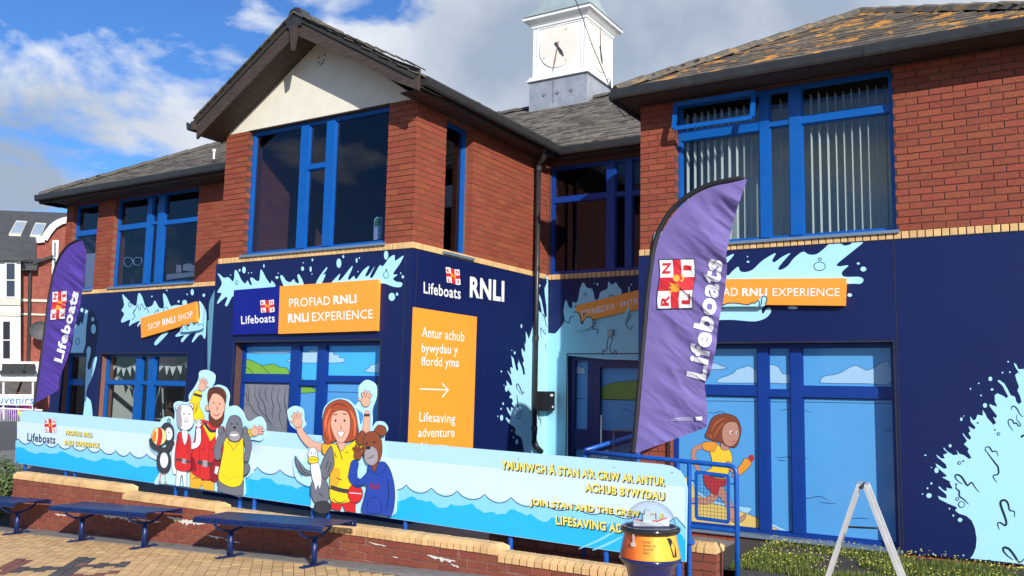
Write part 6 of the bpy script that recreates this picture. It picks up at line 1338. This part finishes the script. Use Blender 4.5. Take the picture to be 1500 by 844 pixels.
for k in range(1, 12): z = .5+.39*k/12; q.tube([(-2.70, ryy, z), (-2.41, ryy, z)], .0018, 4)
q.build('wire_mesh', mat('wire_dark', (.05, .06, .08), .5, metal=.5), rl)
rl2 = thing('ramp_railing', 'blue railing with fine mesh climbing from the banner back to the entrance door', 'railing', (-3.8, 8, 0))
a = A+Vector((-.02, .03, .012)); b = PY(8.7)(935, 636); q = MB(); q.tube([a, b, b+Vector((.1, .9, .02))], .022, 12); q.tube([a, a-Vector((0, 0, 1.0))], .022, 10); q.tube([b, b-Vector((0, 0, 1.1))], .022, 10); q.build('handrail', RAILM, rl2, smooth=True)
q = MB()
for k in range(1, 40): p = (a+Vector((0, 0, -.06))).lerp(b+Vector((0, 0, -.06)), k/40); q.tube([p, p-Vector((0, 0, .75))], .0022, 4)
for k in range(1, 12): q.tube([a+Vector((0, 0, -.06-k*.065)), b+Vector((0, 0, -.06-k*.065))], .002, 4)
q.build('wire_mesh', SILL, rl2)
# ================================================================== DONATION BOX
dc = Vector((-2.215, 5.36, 0)); dg_ = ground_z(dc.x, dc.y)
db = thing('donation_box', 'round charity collection box with clear dome, orange label and blue bowl', 'donation box', (dc.x, dc.y, dg_))
q = MB(); q.lathe(dc, [(.20, dg_+.02), (.215, dg_+.0), (.21, dg_+.05), (.15, dg_+.10), (.13, .28), (.135, .42), (.150, .485), (.178, .525), (.196, .545), (.196, .556), (.19, .56)], 40); q.build('bowl', mat('box_blue', srgb(12, 28, 92), .18, spec=.6, coat=.6), db, smooth=True)
q = MB(); q.lathe(dc, [(.194, .562), (.193, .575), (.168, .695), (.166, .71)], 48)
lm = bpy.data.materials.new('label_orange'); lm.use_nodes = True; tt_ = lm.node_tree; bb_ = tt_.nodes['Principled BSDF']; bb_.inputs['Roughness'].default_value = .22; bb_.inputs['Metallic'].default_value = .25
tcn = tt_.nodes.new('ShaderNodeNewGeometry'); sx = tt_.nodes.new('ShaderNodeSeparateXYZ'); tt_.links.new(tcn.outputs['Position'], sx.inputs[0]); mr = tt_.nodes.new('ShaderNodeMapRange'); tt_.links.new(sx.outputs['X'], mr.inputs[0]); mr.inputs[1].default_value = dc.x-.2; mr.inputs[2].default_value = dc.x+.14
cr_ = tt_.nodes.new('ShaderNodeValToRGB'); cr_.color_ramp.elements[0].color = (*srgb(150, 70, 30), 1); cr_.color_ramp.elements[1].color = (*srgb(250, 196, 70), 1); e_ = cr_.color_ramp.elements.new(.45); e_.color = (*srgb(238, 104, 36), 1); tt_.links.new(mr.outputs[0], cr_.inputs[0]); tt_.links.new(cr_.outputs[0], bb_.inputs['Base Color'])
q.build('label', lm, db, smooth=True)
q = MB(); q.lathe(dc, [(.166, .705), (.188, .718), (.195, .732), (.192, .745), (.178, .752), (.165, .752), (.165, .74)], 48); q.build('rim', mat('rim_black', (.012, .012, .014), .15, coat=.5), db, smooth=True)
q = MB(); q.lathe(dc, [(.165, .742), (.001, .742)], 40); q.build('box_floor', NAVY, db)
dm = glass('dome_clear', (.93, .95, .97), 1.0); q = MB()
prof = [(.164*math.cos(a), .752+.155*math.sin(a)**.95) for a in [math.pi/2*k/12 for k in range(13)]]; prof[-1] = (.001, prof[-1][1]); q.lathe(dc, prof, 40); q.build('dome', dm, db, smooth=True)
lb = thing('model_lifeboat', 'little white model lifeboat with red trim inside the clear dome', 'model boat', (dc.x, dc.y, .745))
u_ = Vector((.82, .57, 0)); v_ = Vector((-.57, .82, 0)); q = MB(); vs = []
for s_, w, h in ((-.11, .035, .03), (-.05, .042, .028), (.04, .036, .034), (.125, .003, .055)): p = dc+u_*s_; vs += [p+v_*w+Vector((0, 0, .75+h)), p-v_*w+Vector((0, 0, .75+h)), p-v_*w*.4+Vector((0, 0, .75)), p+v_*w*.4+Vector((0, 0, .75))]
q.add(vs, [(4*i+k, 4*i+(k+1) % 4, 4*i+4+(k+1) % 4, 4*i+4+k) for i in range(3) for k in range(4)]+[(3, 2, 1, 0), (12, 13, 14, 15)]); q.build('hull', TWHITE, lb)
q = MB(); q.obox(dc-u_*.01+Vector((0, 0, .80)), u_*.04, v_*.025, Vector((0, 0, .022))); q.obox(dc-u_*.02+Vector((0, 0, .835)), u_*.018, v_*.018, Vector((0, 0, .014))); q.tube([dc-u_*.02+Vector((0, 0, .84)), dc-u_*.03+Vector((0, 0, .885))], .003, 6); q.build('cabin', mat('cabin_grey', (.45, .5, .5), .4), lb)
q = MB(); q.tube([dc-u_*.1+v_*.04+Vector((0, 0, .782)), dc+u_*.04+v_*-.04+Vector((0, 0, .786)), dc+u_*.12+Vector((0, 0, .803))], .004, 6); q.build('fender', RV, lb)
c = None
class Cyl:      # the cone of the label; x: angle in degrees, y: height
    n = None
    def __call__(s, a, z, off=0):
        r = .193-(z-.575)*(.025/.12)+.0006+off*.3; return dc+Vector((r*math.sin(R(a)), -r*math.cos(R(a)), 0))+Vector((0, 0, z))
fa = math.degrees(math.atan2(-dc.x, dc.y))*1.0
c = Canvas(Cyl(), base=.001)
for k, s_ in enumerate(('PLEASE', 'SUPPORT OUR', 'VOLUNTEER', 'CREWS')):
    w = {6: 15, 11: 26, 9: 21, 5: 13}[len(s_)]; z0 = .668-.0215*k; c.text(s_, (fa-14, z0), (fa-14+w, z0), (fa-14, z0+.013), mat('label_ink', srgb(90, 40, 20), .6), 0)
c.poly([(fa+38, .70), (fa+50, .695), (fa+62, .63), (fa+60, .58), (fa+48, .58), (fa+44, .65)], BLACKP); c.line([(fa-52, .60), (fa-48, .63), (fa-52, .66)], 3, RVD, smooth=0) if False else None
c.build('lettering', db)
q = MB(); pa_ = Cyl()(fa-34, .71)*1.0; o_ = Vector((pa_.x-dc.x, pa_.y-dc.y, 0)).normalized(); q.bar(pa_+o_*.02+Vector((0, 0, .03)), pa_+o_*.015+Vector((0, 0, -.05)), .012, .006); q.obox(pa_+o_*.02+Vector((0, 0, -.055)), (.012, 0, 0), (0, .007, 0), (0, 0, .012)); q.build('hasp', ALU, db)
# ================================================================== A-FRAME
af = thing('a_frame_stand', 'empty aluminium A-frame stand on the paving in front of the right window', 'stand', (-.91, 5.3, ground_z(-.9, 5.3)))
ax = PY(5.30)(1262, 714); sdv = Vector((-.02, .22, 0)).normalized()*.20; rgt = Vector((.86, .51, 0))
for s_, nm in ((-1, 'leg_frame'), (1, 'leg_frame')):
    q = MB(); ft = PY(5.30)(1212 if s_ < 0 else 1318, 844); top = ax+Vector((s_*.02, 0, 0)); d = (ft-top); d = d*((ax.z-ground_z(-.9, 5.3)-.01)/-d.z)
    q.bar(top, top+d, .020, .020, up=(0, 1, 0)); q.bar(top+sdv, top+d+sdv, .020, .020, up=(0, 1, 0))
    q.bar(top+Vector((0, .02, 0)), top+sdv, .02, .03); q.bar(top+d*.93, top+d*.93+sdv, .02, .03); q.build(nm, ALU, af)
q = MB(); dl = PY(5.3)(1240, 775.5); d2_ = PY(5.3)(1283, 777.5); q.bar(dl+sdv*.5, d2_+sdv*.5, .014, .010); q.build('stay_bar', BLACKP, af)
q = MB(); q.tube([ax+Vector((0, -.012, 0)), ax+sdv+Vector((0, .012, 0))], .011, 8); q.build('hinge', GUTTER, af)
# ================================================================== GRASS BED
kb = MB()
for k in range(9): kb.box((-2.48+k*.62, 8.02, -.13), (-2.48+k*.62+.61, 8.12, .0))
kb.build('kerb', mat('kerb_dark', (.06, .058, .056), .9, var=.2, bscale=30), kind='structure')
sb = MB(); sb.add([(-2.94, 8.12, -.02), (3, 8.12, -.02), (3, 9.79, -.0), (-2.94, 9.79, 0)], [(0, 1, 2, 3)]); sb.build('flower_bed', SOIL, kind='structure')
GRS = mat('grass_blade', (.15, .19, .035), .7, island=.45, trans=.3); FLW = mat('yellow_petal', (.75, .66, .12), .6, trans=.2)
q = MB()
for k in range(24000):
    x = random.uniform(-2.6, 1.4); y = random.uniform(8.13, 9.72); dn = noise.noise(Vector((x*2, y*2, 0)))
    if dn < -.28: continue
    h = random.uniform(.02, .07)*(1+.6*dn); a = random.random()*6.28; w = random.uniform(.003, .008); l = random.uniform(0, .04)
    p = Vector((x, y, -.01)); s1 = Vector((math.cos(a), math.sin(a), 0)); ln = Vector((math.cos(a+1.3), math.sin(a+1.3), 0))*l
    q.add([p-s1*w, p+s1*w, p+ln+Vector((0, 0, h))+s1*w*.3], [(0, 1, 2)])
q.build('grass', GRS, kind='stuff', label='low weedy grass in the bed under the right window', cat='grass')
q = MB()
for k in range(1300):
    x = random.uniform(-2.55, 1.3); y = random.uniform(8.15, 9.7); z = random.uniform(.055, .11)
    if noise.noise(Vector((x*1.7+5, y*1.7, 0))) < -.25: continue
    r_ = random.uniform(.004, .0085); n_ = Vector((random.uniform(-.6, .6), random.uniform(-1, -.2), 1)).normalized(); a_ = n_.orthogonal().normalized(); b_ = n_.cross(a_); q.add([Vector((x, y, z))+(a_*math.cos(t_)+b_*math.sin(t_))*r_ for t_ in (0, 1.26, 2.51, 3.77, 5.03)], [(0, 1, 2, 3, 4)])
q.build('wild_flowers', FLW, kind='stuff', label='small yellow flowers scattered through the grass', cat='flowers')
# hedge at the left end of the wall
hd = thing('bush', 'leafy green bush at the left end of the brick wall', 'bush', (-12.95, 7.0, 0))
LEAF = mat('bush_leaf', (.10, .15, .035), .6, island=.5, trans=.25)
q = MB()
for k in range(2600):
    u = Vector((random.gauss(0, 1), random.gauss(0, 1), random.gauss(0, 1))).normalized()*random.uniform(.6, 1)**.5; p = Vector((-12.98, 7.0, .05))+Vector((u.x*.55, u.y*.4, u.z*.42))*(1+.18*noise.noise(u*3))
    if p.z < -.45: continue
    n_ = (u+Vector((random.uniform(-.8, .8), random.uniform(-.8, .8), random.uniform(-.3, .9)))).normalized(); a_ = n_.orthogonal().normalized(); b_ = n_.cross(a_); s_ = random.uniform(.018, .034); q.add([p-a_*s_, p+b_*s_*.5, p+a_*s_, p-b_*s_*.5], [(0, 1, 2, 3)])
q.build('foliage', LEAF, hd, kind='stuff')
q = MB()
for k in range(7): a_ = k*.9; q.tube([(-12.95, 7.0, -.5), (-12.95+.25*math.cos(a_), 7.0+.15*math.sin(a_), -.1), (-12.95+.4*math.cos(a_), 7.0+.28*math.sin(a_), .2)], [.02, .012, .005], 5)
q.build('stem', TIMBER, hd)
